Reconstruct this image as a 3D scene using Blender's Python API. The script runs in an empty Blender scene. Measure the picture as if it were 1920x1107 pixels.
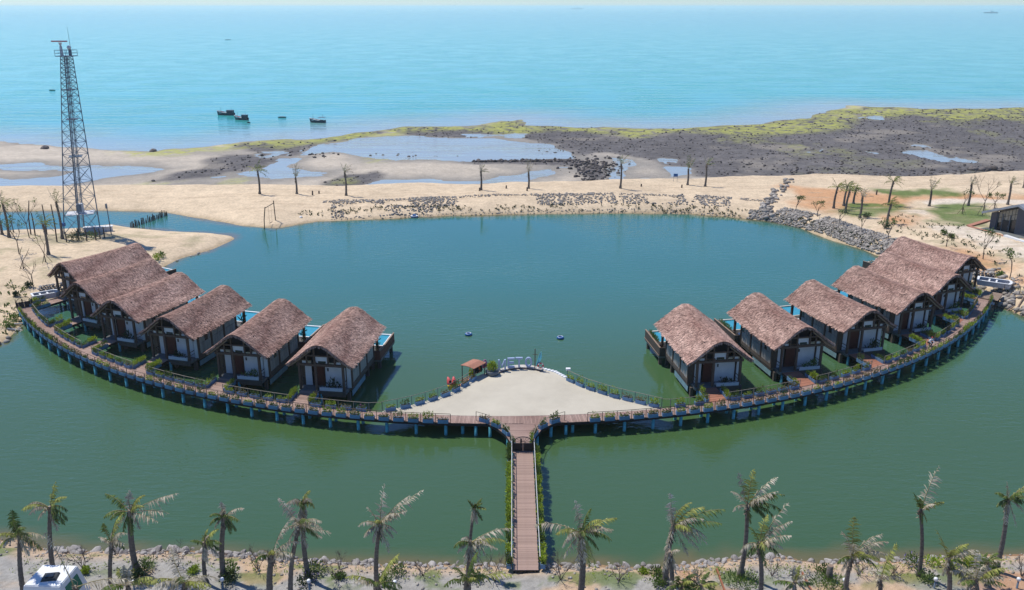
import bpy, math, random
import numpy as np
from mathutils import Vector, Matrix

R = math.radians
random.seed(11)
rs = np.random.RandomState(5)
scn = bpy.context.scene
col = scn.collection

# ------------------------------------------------------------------ camera
PITCH, FPX, CX, CY, CZ = R(18.56), 1611.6, 960.0, 553.5, 41.05
cam_d = bpy.data.cameras.new('camera')
cam = bpy.data.objects.new('camera', cam_d); col.objects.link(cam)
cam.location = (0, 0, CZ); cam.rotation_euler = (R(90) - PITCH, 0, 0)
cam_d.sensor_fit = 'HORIZONTAL'; cam_d.sensor_width = 36.0; cam_d.lens = FPX / 1920 * 36.0
cam_d.clip_start = 0.5; cam_d.clip_end = 200000
scn.camera = cam
# ------------------------------------------------------------------ world, sun, exposure
SUN_DIR = Vector((-0.80, 0.60, 1.95)).normalized()      # towards the sun: behind the lagoon, to the left
SUN_EL = math.asin(SUN_DIR.z); SUN_AZ = math.atan2(SUN_DIR.x, SUN_DIR.y)
w = bpy.data.worlds.new('World'); scn.world = w; w.use_nodes = True
nt = w.node_tree; bg = nt.nodes['Background']
sky = nt.nodes.new('ShaderNodeTexSky'); sky.sky_type = 'NISHITA'; sky.sun_disc = False
sky.sun_elevation = SUN_EL; sky.sun_rotation = SUN_AZ
sky.altitude = 20; sky.air_density = 1.0; sky.dust_density = 0.0; sky.ozone_density = 6.0
tint = nt.nodes.new('ShaderNodeMix'); tint.data_type = 'RGBA'; tint.blend_type = 'MULTIPLY'; tint.inputs[0].default_value = 1; tint.inputs[7].default_value = (.80, .98, 1.25, 1)   # the photograph's cool white balance
nt.links.new(sky.outputs[0], tint.inputs[6]); nt.links.new(tint.outputs[2], bg.inputs[0]); bg.inputs[1].default_value = 0.12
sd = bpy.data.lights.new('sun', 'SUN'); sd.energy = 5.0; sd.angle = R(0.53); sd.color = (1.0, 0.95, 0.85)
so = bpy.data.objects.new('sun', sd); col.objects.link(so)
so.rotation_euler = SUN_DIR.to_track_quat('Z', 'Y').to_euler(); so.location = (0, 0, 200)
scn.view_settings.view_transform = 'Standard'; scn.view_settings.look = 'None'
scn.view_settings.exposure = -0.12; scn.view_settings.gamma = 1.0
try: scn.view_settings.use_curve_mapping = False
except Exception: pass
scn.render.engine = 'CYCLES'
scn.cycles.max_bounces = 6; scn.cycles.diffuse_bounces = 2; scn.cycles.glossy_bounces = 3
scn.cycles.transparent_max_bounces = 6; scn.cycles.volume_bounces = 1
scn.cycles.use_denoising = True
scn.cycles.caustics_reflective = False; scn.cycles.caustics_refractive = False

ct, st = math.cos(PITCH), math.sin(PITCH)
def at(px, py, z=0.0):
    """The world point at height z that shows at photograph pixel (px, py)."""
    dx = (px - CX) / FPX; dy = (py - CY) / FPX
    d = (dx, ct - dy * st, -st - dy * ct); t = (z - CZ) / d[2]
    return Vector((d[0] * t, d[1] * t, z))
def at_y(px, py, Y):
    dx = (px - CX) / FPX; dy = (py - CY) / FPX
    d = (dx, ct - dy * st, -st - dy * ct); t = Y / d[1]
    return Vector((d[0] * t, Y, CZ + d[2] * t))
def poly_px(pts, z): return np.array([at(x, y, z)[:2] for x, y in pts])

# ------------------------------------------------------------------ materials
MATS = {}
def mat(name, color, rough=0.7, var=0.15, scale=4.0, color2=None, metal=0.0, bump=0.0, obj_var=0.0, island=0.0, spec=0.35, coord='Object', stretch=None, attr=None, trans=0.0):
    if name in MATS: return MATS[name]
    m = bpy.data.materials.new(name); m.use_nodes = True; MATS[name] = m
    t = m.node_tree; N = t.nodes; L = t.links; b = N['Principled BSDF']
    b.inputs['Roughness'].default_value = rough; b.inputs['Metallic'].default_value = metal
    b.inputs['Specular IOR Level'].default_value = spec
    tc = N.new('ShaderNodeTexCoord'); mp = N.new('ShaderNodeMapping'); L.new(tc.outputs[coord], mp.inputs[0])
    if stretch: mp.inputs['Scale'].default_value = stretch
    nz = N.new('ShaderNodeTexNoise'); nz.inputs['Scale'].default_value = scale; nz.inputs['Detail'].default_value = 5; nz.inputs['Roughness'].default_value = .65
    L.new(mp.outputs[0], nz.inputs['Vector'])
    c2 = color2 or tuple(c * (1 - 2.2 * var) for c in color)
    mr = N.new('ShaderNodeMapRange'); mr.inputs[1].default_value = .3; mr.inputs[2].default_value = .7
    L.new(nz.outputs['Fac'], mr.inputs[0])
    mx = N.new('ShaderNodeMix'); mx.data_type = 'RGBA'
    mx.inputs[6].default_value = (*color, 1); mx.inputs[7].default_value = (*c2, 1)
    L.new(mr.outputs[0], mx.inputs[0]); out = mx.outputs[2]
    if attr:
        at_ = N.new('ShaderNodeAttribute'); at_.attribute_name = attr
        mul = N.new('ShaderNodeMix'); mul.data_type = 'RGBA'; mul.blend_type = 'MULTIPLY'; mul.inputs[0].default_value = 1
        L.new(out, mul.inputs[6]); L.new(at_.outputs['Color'], mul.inputs[7]); out = mul.outputs[2]
    def jitter(sock, amount, out):
        r = N.new('ShaderNodeMapRange'); r.inputs[3].default_value = 1 - amount; r.inputs[4].default_value = 1 + amount * .8
        L.new(sock, r.inputs[0]); h = N.new('ShaderNodeHueSaturation'); L.new(r.outputs[0], h.inputs['Value']); L.new(out, h.inputs['Color']); return h.outputs[0]
    if obj_var:
        oi = N.new('ShaderNodeObjectInfo'); out = jitter(oi.outputs['Random'], obj_var, out)
    if island:
        g = N.new('ShaderNodeNewGeometry'); out = jitter(g.outputs['Random Per Island'], island, out)
    L.new(out, b.inputs['Base Color'])
    if bump:
        bp = N.new('ShaderNodeBump'); bp.inputs['Strength'].default_value = bump; bp.inputs['Distance'].default_value = .05
        L.new(nz.outputs['Fac'], bp.inputs['Height']); L.new(bp.outputs[0], b.inputs['Normal'])
    return m

def leaf_mat(name, c1, c2, island=.35):
    m = mat(name, c1, .55, color2=c2, scale=.8, island=island, obj_var=.18, spec=.25)
    t = m.node_tree; b = t.nodes['Principled BSDF']
    tr = t.nodes.new('ShaderNodeBsdfTranslucent'); src = b.inputs['Base Color'].links[0].from_socket
    t.links.new(src, tr.inputs[0]); ms = t.nodes.new('ShaderNodeMixShader'); ms.inputs[0].default_value = .3
    t.links.new(b.outputs[0], ms.inputs[1]); t.links.new(tr.outputs[0], ms.inputs[2])
    t.links.new(ms.outputs[0], t.nodes['Material Output'].inputs[0]); return m

timber = mat('timber', (.115, .075, .056), .8, scale=3, stretch=(1, 1, 6), bump=.2)
timber_light = mat('timber_light', (.30, .215, .16), .8, scale=3, bump=.2)
rail_wood = mat('rail_wood', (.33, .29, .22), .75, scale=5)
rail_dark = mat('rail_dark', (.10, .065, .05), .7, scale=5)
white_wall = mat('white_wall', (.64, .645, .65), .8, var=.05, scale=2)
door_red = mat('door_red', (.10, .022, .014), .55, scale=4)
panel_grey = mat('panel_grey', (.40, .375, .345), .85, scale=2.5, stretch=(1, 1, .3), obj_var=.14)
dark_glass = mat('dark_glass', (.02, .024, .028), .12, var=.1, spec=.6)
lamp_black = mat('lamp_black', (.02, .025, .03), .4)
slab_grey = mat('slab_grey', (.16, .17, .17), .85, scale=1.2, bump=.2)
brown_concrete = mat('brown_concrete', (.12, .095, .08), .85, scale=2, bump=.2)
skirt_blue = mat('skirt_blue', (.22, .36, .42), .7, scale=1.5)
pile_blue = mat('pile_blue', (.10, .42, .50), .6, scale=2.5, color2=(.05, .20, .23))
planter_blue = mat('planter_blue', (.15, .29, .48), .6, scale=3, obj_var=.15)
soil = mat('soil', (.06, .042, .03), .95)
parapet_red = mat('parapet_red', (.17, .065, .05), .75, scale=3, stretch=(4, 4, .4))
parapet_dark = mat('parapet_dark', (.075, .06, .052), .8, scale=3, stretch=(4, 4, .4))
terrace_floor = mat('terrace_floor', (.58, .54, .48), .8, scale=2)
pool_tile = mat('pool_tile', (.05, .33, .46), .08, var=.12, scale=3, spec=.5)
thatch_base = mat('thatch_base', (.20, .125, .098), .95, scale=6, stretch=(2, 2, 2), bump=.6)
thatch = mat('thatch', (.53, .36, .295), .95, obj_var=.14, color2=(.24, .135, .11), scale=.5, island=.55, spec=.1, stretch=(1, .35, 1))
deck_wood = mat('deck_wood', (.37, .265, .225), .85, color2=(.26, .165, .135), scale=.22, island=.20, spec=.2)
deck_red = mat('deck_red', (.36, .165, .11), .75, color2=(.28, .12, .08), scale=.8, island=.14, spec=.2)
fascia = mat('fascia', (.03, .024, .026), .85)
plaza = mat('plaza', (.53, .485, .395), .85, color2=(.43, .39, .315), scale=.22, bump=.08, spec=.2)
white_paint = mat('white_paint', (.78, .79, .80), .5, var=.06, scale=3)
boat_white = mat('boat_white', (.66, .66, .67), .6, var=.12, scale=2)
gate_black = mat('gate_black', (.022, .024, .03), .5)
steel = mat('steel', (.16, .21, .27), .5, metal=.2, scale=3)
steel_dark = mat('steel_dark', (.12, .16, .21), .5, metal=.2, scale=3)
red_paint = mat('red_paint', (.55, .06, .07), .5)
orange_wood = mat('orange_wood', (.43, .20, .13), .7, color2=(.34, .15, .095), scale=2, island=.12)
letter_blue = mat('letter_blue', (.37, .47, .66), .5, var=.1, scale=2)
flag_cyan = mat('flag_cyan', (.08, .52, .62), .7, color2=(.25, .68, .74), scale=1.2)
yellow = mat('yellow', (.72, .72, .03), .6)
kayak_red = mat('kayak_red', (.68, .10, .10), .4, var=.1)
kayak_yellow = mat('kayak_yellow', (.78, .52, .04), .4, var=.1)
ring_blue = mat('ring_blue', (.015, .12, .36), .4, var=.1)
hull_blue = mat('hull_blue', (.02, .055, .085), .5, scale=1)
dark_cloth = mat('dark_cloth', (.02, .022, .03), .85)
skin = mat('skin', (.42, .25, .17), .6, var=.05)
shirt_white = mat('shirt_white', (.72, .73, .78), .85, var=.05)
hair = mat('hair', (.02, .015, .012), .7)
rubber = mat('rubber', (.018, .018, .018), .8)
stone = mat('stone', (.40, .375, .35), .9, color2=(.22, .20, .195), scale=2.2, bump=.5, obj_var=.28, spec=.15)
stone_many = mat('stone_many', (.40, .365, .325), .9, color2=(.24, .215, .19), scale=1.6, island=.38, spec=.15)
reef_stone = mat('reef_stone', (.16, .14, .13), .9, color2=(.08, .07, .068), scale=.7, island=.5, spec=.15)
bark = mat('bark', (.21, .185, .16), .9, color2=(.085, .07, .06), scale=3, bump=.5, obj_var=.2, stretch=(1, 1, 3))
bark_dark = mat('bark_dark', (.12, .09, .075), .9, color2=(.06, .045, .04), scale=3, bump=.4, obj_var=.2)
twig = mat('twig', (.14, .105, .085), .9, obj_var=.25)
fibre = mat('fibre', (.13, .095, .07), .95, color2=(.26, .22, .17), scale=3, island=.4)
palm_green = leaf_mat('palm_green', (.20, .27, .07), (.09, .14, .03))
palm_yellow = leaf_mat('palm_yellow', (.46, .47, .13), (.27, .30, .07))
palm_dry = leaf_mat('palm_dry', (.66, .60, .48), (.40, .34, .24))
rachis_mat = mat('rachis', (.30, .27, .10), .6, color2=(.26, .20, .11))
leaf_lime = leaf_mat('leaf_lime', (.38, .47, .05), (.24, .33, .035))
leaf_mid = leaf_mat('leaf_mid', (.14, .21, .045), (.085, .135, .03))
leaf_rust = leaf_mat('leaf_rust', (.28, .22, .11), (.18, .17, .06))
leaf_dark = leaf_mat('leaf_dark', (.04, .075, .02), (.022, .045, .015))
leaf_grass = leaf_mat('leaf_grass', (.16, .24, .05), (.10, .17, .03))
flower_violet = mat('flower_violet', (.20, .15, .42), .7, island=.3)
flower_pink = mat('flower_pink', (.55, .16, .36), .7, island=.3)
hut_grey = mat('hut_grey', (.115, .115, .13), .85, scale=3, stretch=(1, 1, 3), bump=.2)
hut_roof = mat('hut_roof', (.30, .33, .37), .6, scale=1)
pane_tan = mat('pane_tan', (.34, .32, .26), .2, var=.1, spec=.5)
canvas_brown = mat('canvas_brown', (.30, .24, .19), .8)

# ------------------------------------------------------------------ mesh building
class MB:
    def __init__(s): s.v = []; s.f = []
    def add(s, V, F):
        b = len(s.v); s.v.extend([tuple(p) for p in V]); s.f.extend([tuple(i + b for i in q) for q in F]); return s
    def box(s, c, size, rz=0.0, ry=0.0, taper=1.0):
        x, y, z = (k / 2 for k in size); M = Matrix.Rotation(rz, 3, 'Z') @ Matrix.Rotation(ry, 3, 'Y'); c = Vector(c)
        P = []
        for sz in (-1, 1):
            k = taper if sz > 0 else 1.0
            for sx, sy in ((-1, -1), (1, -1), (1, 1), (-1, 1)):
                P.append(c + M @ Vector((sx * x * k, sy * y * k, sz * z)))
        return s.add(P, [(3, 2, 1, 0), (4, 5, 6, 7), (0, 1, 5, 4), (1, 2, 6, 5), (2, 3, 7, 6), (3, 0, 4, 7)])
    def bar(s, a, b, r, r2=None, n=6):
        a = Vector(a); b = Vector(b); d = b - a
        if d.length < 1e-6: return s
        r2 = r if r2 is None else r2; d.normalize()
        u = d.orthogonal().normalized(); w_ = d.cross(u)
        P = [];
        for k in range(n):
            t = 2 * math.pi * k / n; o = u * math.cos(t) + w_ * math.sin(t)
            P.append(a + o * r)
        for k in range(n):
            t = 2 * math.pi * k / n; o = u * math.cos(t) + w_ * math.sin(t)
            P.append(b + o * r2)
        F = [(k, (k + 1) % n, n + (k + 1) % n, n + k) for k in range(n)]
        return s.add(P, F + [tuple(range(n - 1, -1, -1)), tuple(range(n, 2 * n))])
    def tube(s, pts, radii, n=6, cap=True):
        pts = [Vector(p) for p in pts]; P = []; F = []; m = len(pts)
        if not hasattr(radii, '__len__'): radii = [radii] * m
        u = None
        for i, p in enumerate(pts):
            d = (pts[min(i + 1, m - 1)] - pts[max(i - 1, 0)]).normalized()
            if u is None: u = d.orthogonal().normalized()
            u = (u - d * u.dot(d)).normalized(); w_ = d.cross(u)
            for k in range(n):
                t = 2 * math.pi * k / n; P.append(p + (u * math.cos(t) + w_ * math.sin(t)) * radii[i])
        for i in range(m - 1):
            for k in range(n):
                F.append((i * n + k, i * n + (k + 1) % n, (i + 1) * n + (k + 1) % n, (i + 1) * n + k))
        if cap: F += [tuple(range(n - 1, -1, -1)), tuple(range((m - 1) * n, m * n))]
        return s.add(P, F)
    def lathe(s, prof, c=(0, 0, 0), n=16, sq=1.0):
        P = []; F = []; m = len(prof)
        for r_, z in prof:
            for k in range(n):
                t = 2 * math.pi * k / n; P.append((c[0] + r_ * math.cos(t), c[1] + r_ * math.sin(t) * sq, c[2] + z))
        for i in range(m - 1):
            for k in range(n):
                F.append((i * n + k, i * n + (k + 1) % n, (i + 1) * n + (k + 1) % n, (i + 1) * n + k))
        F += [tuple(range(n - 1, -1, -1)), tuple(range((m - 1) * n, m * n))]
        return s.add(P, F)
    def torus(s, c, Rr, r, axis='Z', n=20, m=8):
        P = []; F = []
        for i in range(n):
            a = 2 * math.pi * i / n
            for j in range(m):
                b = 2 * math.pi * j / m; q = ((Rr + r * math.cos(b)) * math.cos(a), (Rr + r * math.cos(b)) * math.sin(a), r * math.sin(b))
                if axis == 'Y': q = (q[0], q[2], q[1])
                P.append((c[0] + q[0], c[1] + q[1], c[2] + q[2]))
        for i in range(n):
            for j in range(m):
                F.append((i * m + j, ((i + 1) % n) * m + j, ((i + 1) % n) * m + (j + 1) % m, i * m + (j + 1) % m))
        return s.add(P, F)
    def prism(s, outline, z0, z1):
        n = len(outline); P = [(x, y, z0) for x, y in outline] + [(x, y, z1) for x, y in outline]
        return s.add(P, [tuple(range(n - 1, -1, -1)), tuple(range(n, 2 * n))] + [(k, (k + 1) % n, n + (k + 1) % n, n + k) for k in range(n)])
    def ellipsoid(s, c, r, n=10, m=6, rz=0):
        P = []; F = []; M = Matrix.Rotation(rz, 3, 'Z'); c = Vector(c)
        for j in range(m + 1):
            ph = math.pi * (j / m - .5)
            for k in range(n):
                t = 2 * math.pi * k / n
                P.append(c + M @ Vector((r[0] * math.cos(ph) * math.cos(t), r[1] * math.cos(ph) * math.sin(t), r[2] * math.sin(ph))))
        for j in range(m):
            for k in range(n):
                F.append((j * n + k, j * n + (k + 1) % n, (j + 1) * n + (k + 1) % n, (j + 1) * n + k))
        return s.add(P, F)
    def mesh(s, name, material, smooth=False):
        me = bpy.data.meshes.new(name); me.from_pydata(s.v, [], s.f); me.materials.append(material)
        if smooth: me.polygons.foreach_set('use_smooth', [True] * len(me.polygons))
        me.update(); return me
    def build(s, name, material, parent=None, smooth=False, kind=None, label=None):
        return put(name, s.mesh(name, material, smooth), parent, kind, label)

def put(name, me, parent=None, kind=None, label=None):
    o = bpy.data.objects.new(name, me); col.objects.link(o)
    if parent is not None: o.parent = parent
    if kind: o['kind'] = kind
    if label: o['label'] = label
    return o
def tag(o, label, cat, group=None, kind=None):
    o['label'] = label; o['category'] = cat
    if group: o['group'] = group
    if kind: o['kind'] = kind
    return o
def thing(name, loc, label, cat, group=None, rz=0.0):
    o = bpy.data.objects.new(name, None); col.objects.link(o)
    o.location = loc; o.rotation_euler = (0, 0, rz); o.empty_display_size = .3
    return tag(o, label, cat, group)
def copy_tree(o, parent=None):
    c = o.copy(); col.objects.link(c); c.parent = parent
    for ch in list(o.children): copy_tree(ch, c)
    return c
ONES = ['first', 'second', 'third', 'fourth', 'fifth', 'sixth', 'seventh', 'eighth', 'ninth', 'tenth', 'eleventh', 'twelfth', 'thirteenth', 'fourteenth',
        'fifteenth', 'sixteenth', 'seventeenth', 'eighteenth', 'nineteenth']
def ordinal(n):
    if n <= 19: return ONES[n - 1]
    t = {2: 'twent', 3: 'thirt', 4: 'fort', 5: 'fift', 6: 'sixt', 7: 'sevent', 8: 'eight', 9: 'ninet'}[n // 10]
    return t + 'ieth' if n % 10 == 0 else t + 'y-' + ONES[n % 10 - 1]

# ------------------------------------------------------------------ noise and distances
def vnoise(x, y, seed=0):
    xi = np.floor(x).astype(np.int64); yi = np.floor(y).astype(np.int64); fx = x - xi; fy = y - yi
    fx = fx * fx * (3 - 2 * fx); fy = fy * fy * (3 - 2 * fy)
    def h(a, b):
        n = (a * 374761393 + b * 668265263 + seed * 974711) & 0x7fffffff
        n = ((n ^ (n >> 13)) * 1274126177) & 0x7fffffff
        return ((n ^ (n >> 16)) & 0xffff) / 65535.0
    return (h(xi, yi) * (1 - fx) + h(xi + 1, yi) * fx) * (1 - fy) + (h(xi, yi + 1) * (1 - fx) + h(xi + 1, yi + 1) * fx) * fy
def fbm(x, y, seed=0, oct=4):
    s = 0; a = .5
    for k in range(oct): s = s + a * vnoise(x * 2 ** k, y * 2 ** k, seed + k * 17); a *= .5
    return s / (1 - .5 ** oct)
def dist_line(X, Y, P, closed=False):
    D = np.full(X.shape, 1e9); n = len(P)
    for i in range(n if closed else n - 1):
        a = P[i]; b = P[(i + 1) % n]; d = b - a; L2 = max(d @ d, 1e-9)
        t = np.clip(((X - a[0]) * d[0] + (Y - a[1]) * d[1]) / L2, 0, 1)
        D = np.minimum(D, (X - a[0] - t * d[0]) ** 2 + (Y - a[1] - t * d[1]) ** 2)
    return np.sqrt(D)
def inside(X, Y, P):
    c = np.zeros(X.shape, bool); n = len(P)
    for i in range(n):
        x0, y0 = P[i]; x1, y1 = P[(i + 1) % n]
        if y0 == y1: continue
        k = ((y0 > Y) != (y1 > Y)) & (X < (x1 - x0) * (Y - y0) / (y1 - y0) + x0); c ^= k
    return c
def sdf(X, Y, P):
    d = dist_line(X, Y, P, True); return np.where(inside(X, Y, P), -d, d)
def sstep(a, b, x):
    t = np.clip((x - a) / (b - a), 0, 1); return t * t * (3 - 2 * t)

# ------------------------------------------------------------------ shore outlines (photograph pixels to world)
front_px = [(-300, 985), (-100, 1000), (0, 1009), (60, 1014), (90, 1031), (187, 1032), (292, 1032), (365, 1031), (426, 1037), (505, 1044), (609, 1052), (776, 1058),
            (867, 1058), (950, 1060), (1015, 1060), (1105, 1058), (1230, 1062), (1292, 1058), (1376, 1046), (1467, 1044), (1530, 1054), (1592, 1050), (1697, 1050),
            (1770, 1046), (1832, 1041), (1916, 1037), (2100, 1032), (2300, 1030)]
right_px = [(2500, 640), (2200, 618), (1990, 606), (1960, 602), (1914, 593), (1896, 582), (1872, 576), (1852, 548), (1810, 520), (1720, 498), (1641, 478.5)]
far_px = [(1620, 469), (1565, 451), (1503, 429), (1437, 415), (1364, 407), (1292, 402), (1164, 400), (1000, 402), (856, 405), (738, 410), (634, 414), (598, 415),
          (561, 420), (525, 428), (494, 427), (452, 423), (400, 414), (354, 405), (312, 399), (187, 395), (0, 397), (-300, 399)]
left_px = [(-300, 437), (0, 435), (42, 432), (104, 432), (165, 428), (208, 422), (250, 428), (312, 434), (400, 438), (434, 442), (441, 448), (426, 455), (400, 467), (335, 487),
           (300, 505), (250, 530), (180, 545), (110, 562), (72, 577), (50, 600), (36, 613), (18, 632), (0, 645), (-150, 690), (-400, 760)]
FRONT = poly_px(front_px, 0)
LAG = poly_px(front_px + right_px + far_px + left_px, 0)
OUTER = poly_px([(-400, 358), (0, 356), (182, 352), (474, 352), (709, 350), (928, 348), (1037, 345), (1147, 341), (1263, 337.5), (1475, 335.5), (1584, 335.5), (1920, 329), (2400, 325)], .3)
SEA = poly_px([(-500, 268), (0, 269), (75, 272), (182, 281), (290, 282), (400, 277), (445, 272), (550, 261), (650, 252), (700, 248), (760, 239), (890, 240), (945, 228), (972, 225), (976, 236), (1100, 240),
               (1220, 242), (1320, 240), (1400, 237), (1480, 225), (1560, 207), (1600, 200), (1680, 203), (1770, 206), (1920, 203), (2500, 200)], -.5)
def seaward(X, Y, P):
    """Signed distance to an open line that runs left to right: positive beyond it."""
    yl = np.interp(X, P[:, 0], P[:, 1]); d = dist_line(X, Y, P); return np.where(Y > yl, d, -d)
POOLS = [[(560, 292), (600, 272), (655, 261), (728, 256), (819, 258), (928, 259), (983, 265), (1037, 272), (1063, 285), (1075, 296), (1000, 300), (892, 299), (800, 302), (700, 300), (640, 288)],
         [(673, 352), (720, 338), (819, 337), (910, 334), (965, 328), (1012, 316), (1037, 309), (1074, 313), (1045, 321), (1005, 335), (965, 344), (855, 350)],
         [(1133, 339), (1154, 312), (1148, 296), (1180, 300), (1200, 308), (1172, 322), (1180, 333), (1240, 330), (1262, 316), (1280, 316), (1296, 326), (1268, 337), (1200, 339)],
         [(-300, 309), (0, 308), (109, 310), (219, 314), (317, 315), (330, 315), (255, 328), (204, 334), (73, 351), (-200, 352), (-200, 337), (0, 336), (120, 330), (146, 321), (0, 316), (-300, 316)],
         [(430, 332), (518, 314), (528, 299), (601, 291), (560, 303), (550, 310), (601, 324), (604, 330), (510, 336)],
         [(285, 350), (383, 345), (485, 351), (328, 354)],
         [(1504, 287), (1541, 274), (1581, 268), (1552, 277), (1577, 296), (1530, 286)], 
         [(1810, 290), (1850, 286), (1840, 292)], [(1800, 303), (1830, 302), (1815, 306)], [(1345, 268), (1385, 266), (1370, 274)], [(1490, 255), (1510, 256), (1495, 259)]]
POOLS = [poly_px(p, -.45) for p in POOLS]
REEF = [poly_px(p, -.4) for p in (
    [(735, 252), (760, 236), (900, 236), (945, 224), (975, 222), (1100, 236), (1220, 238), (1400, 233), (1480, 221), (1560, 204), (1700, 198), (2500, 195), (2500, 336), (1475, 336), (1300, 333), (1292, 321),
     (1230, 300), (1160, 295), (1090, 289), (1040, 270), (983, 263), (928, 257), (819, 256)],
    [(440, 272), (550, 258), (650, 250), (700, 246), (735, 250), (655, 260), (600, 271), (545, 290), (470, 285)],
    [(180, 352), (300, 330), (360, 312), (420, 292), (475, 290), (520, 300), (470, 322), (420, 333), (330, 349)],
    [(640, 345), (660, 330), (700, 328), (720, 334), (690, 348)], [(890, 300), (960, 298), (1080, 302), (1140, 298), (1140, 330), (1110, 340), (1090, 310), (960, 310), (900, 306)],
    [(940, 345), (1000, 339), (1000, 350), (950, 350)])]
ALGAE_X = [poly_px(p, -.4) for p in ([(690, 293), (760, 285), (850, 284), (840, 292), (780, 296), (700, 303)], [(200, 350), (300, 342), (380, 336), (330, 346), (250, 352)], [(400, 345), (470, 335), (500, 338), (430, 347)], [(600, 338), (640, 332), (650, 345), (610, 346)])]
GRASS = [poly_px(p, 2) for p in ([(1735, 384), (1760, 380), (1850, 382), (1866, 400), (1850, 420), (1800, 428), (1758, 412)], [(1655, 357), (1790, 355), (1780, 366), (1665, 368)], [(1560, 396), (1620, 388), (1690, 386), (1700, 396), (1640, 404), (1590, 403)])]
EARTH = [poly_px(p, 2) for p in ([(1480, 352), (1640, 362), (1920, 366), (2300, 368), (2300, 376), (1920, 378), (1740, 376), (1690, 382), (1700, 400), (1600, 408), (1545, 396), (1500, 380)],
                                [(1800, 470), (1860, 490), (2000, 530), (2300, 600), (2300, 640), (1990, 560), (1880, 520)], [(1645, 402), (1740, 398), (1740, 415), (1660, 420)])]
PAVE = [poly_px(p, 2) for p in ([(1725, 425), (1810, 424), (1920, 462), (2300, 590), (2300, 640), (1920, 490), (1830, 455)], [(1735, 372), (1920, 376), (2300, 380), (2300, 386), (1880, 384), (1740, 381)], [(1690, 396), (1720, 390), (1752, 398), (1735, 402)])]

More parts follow.
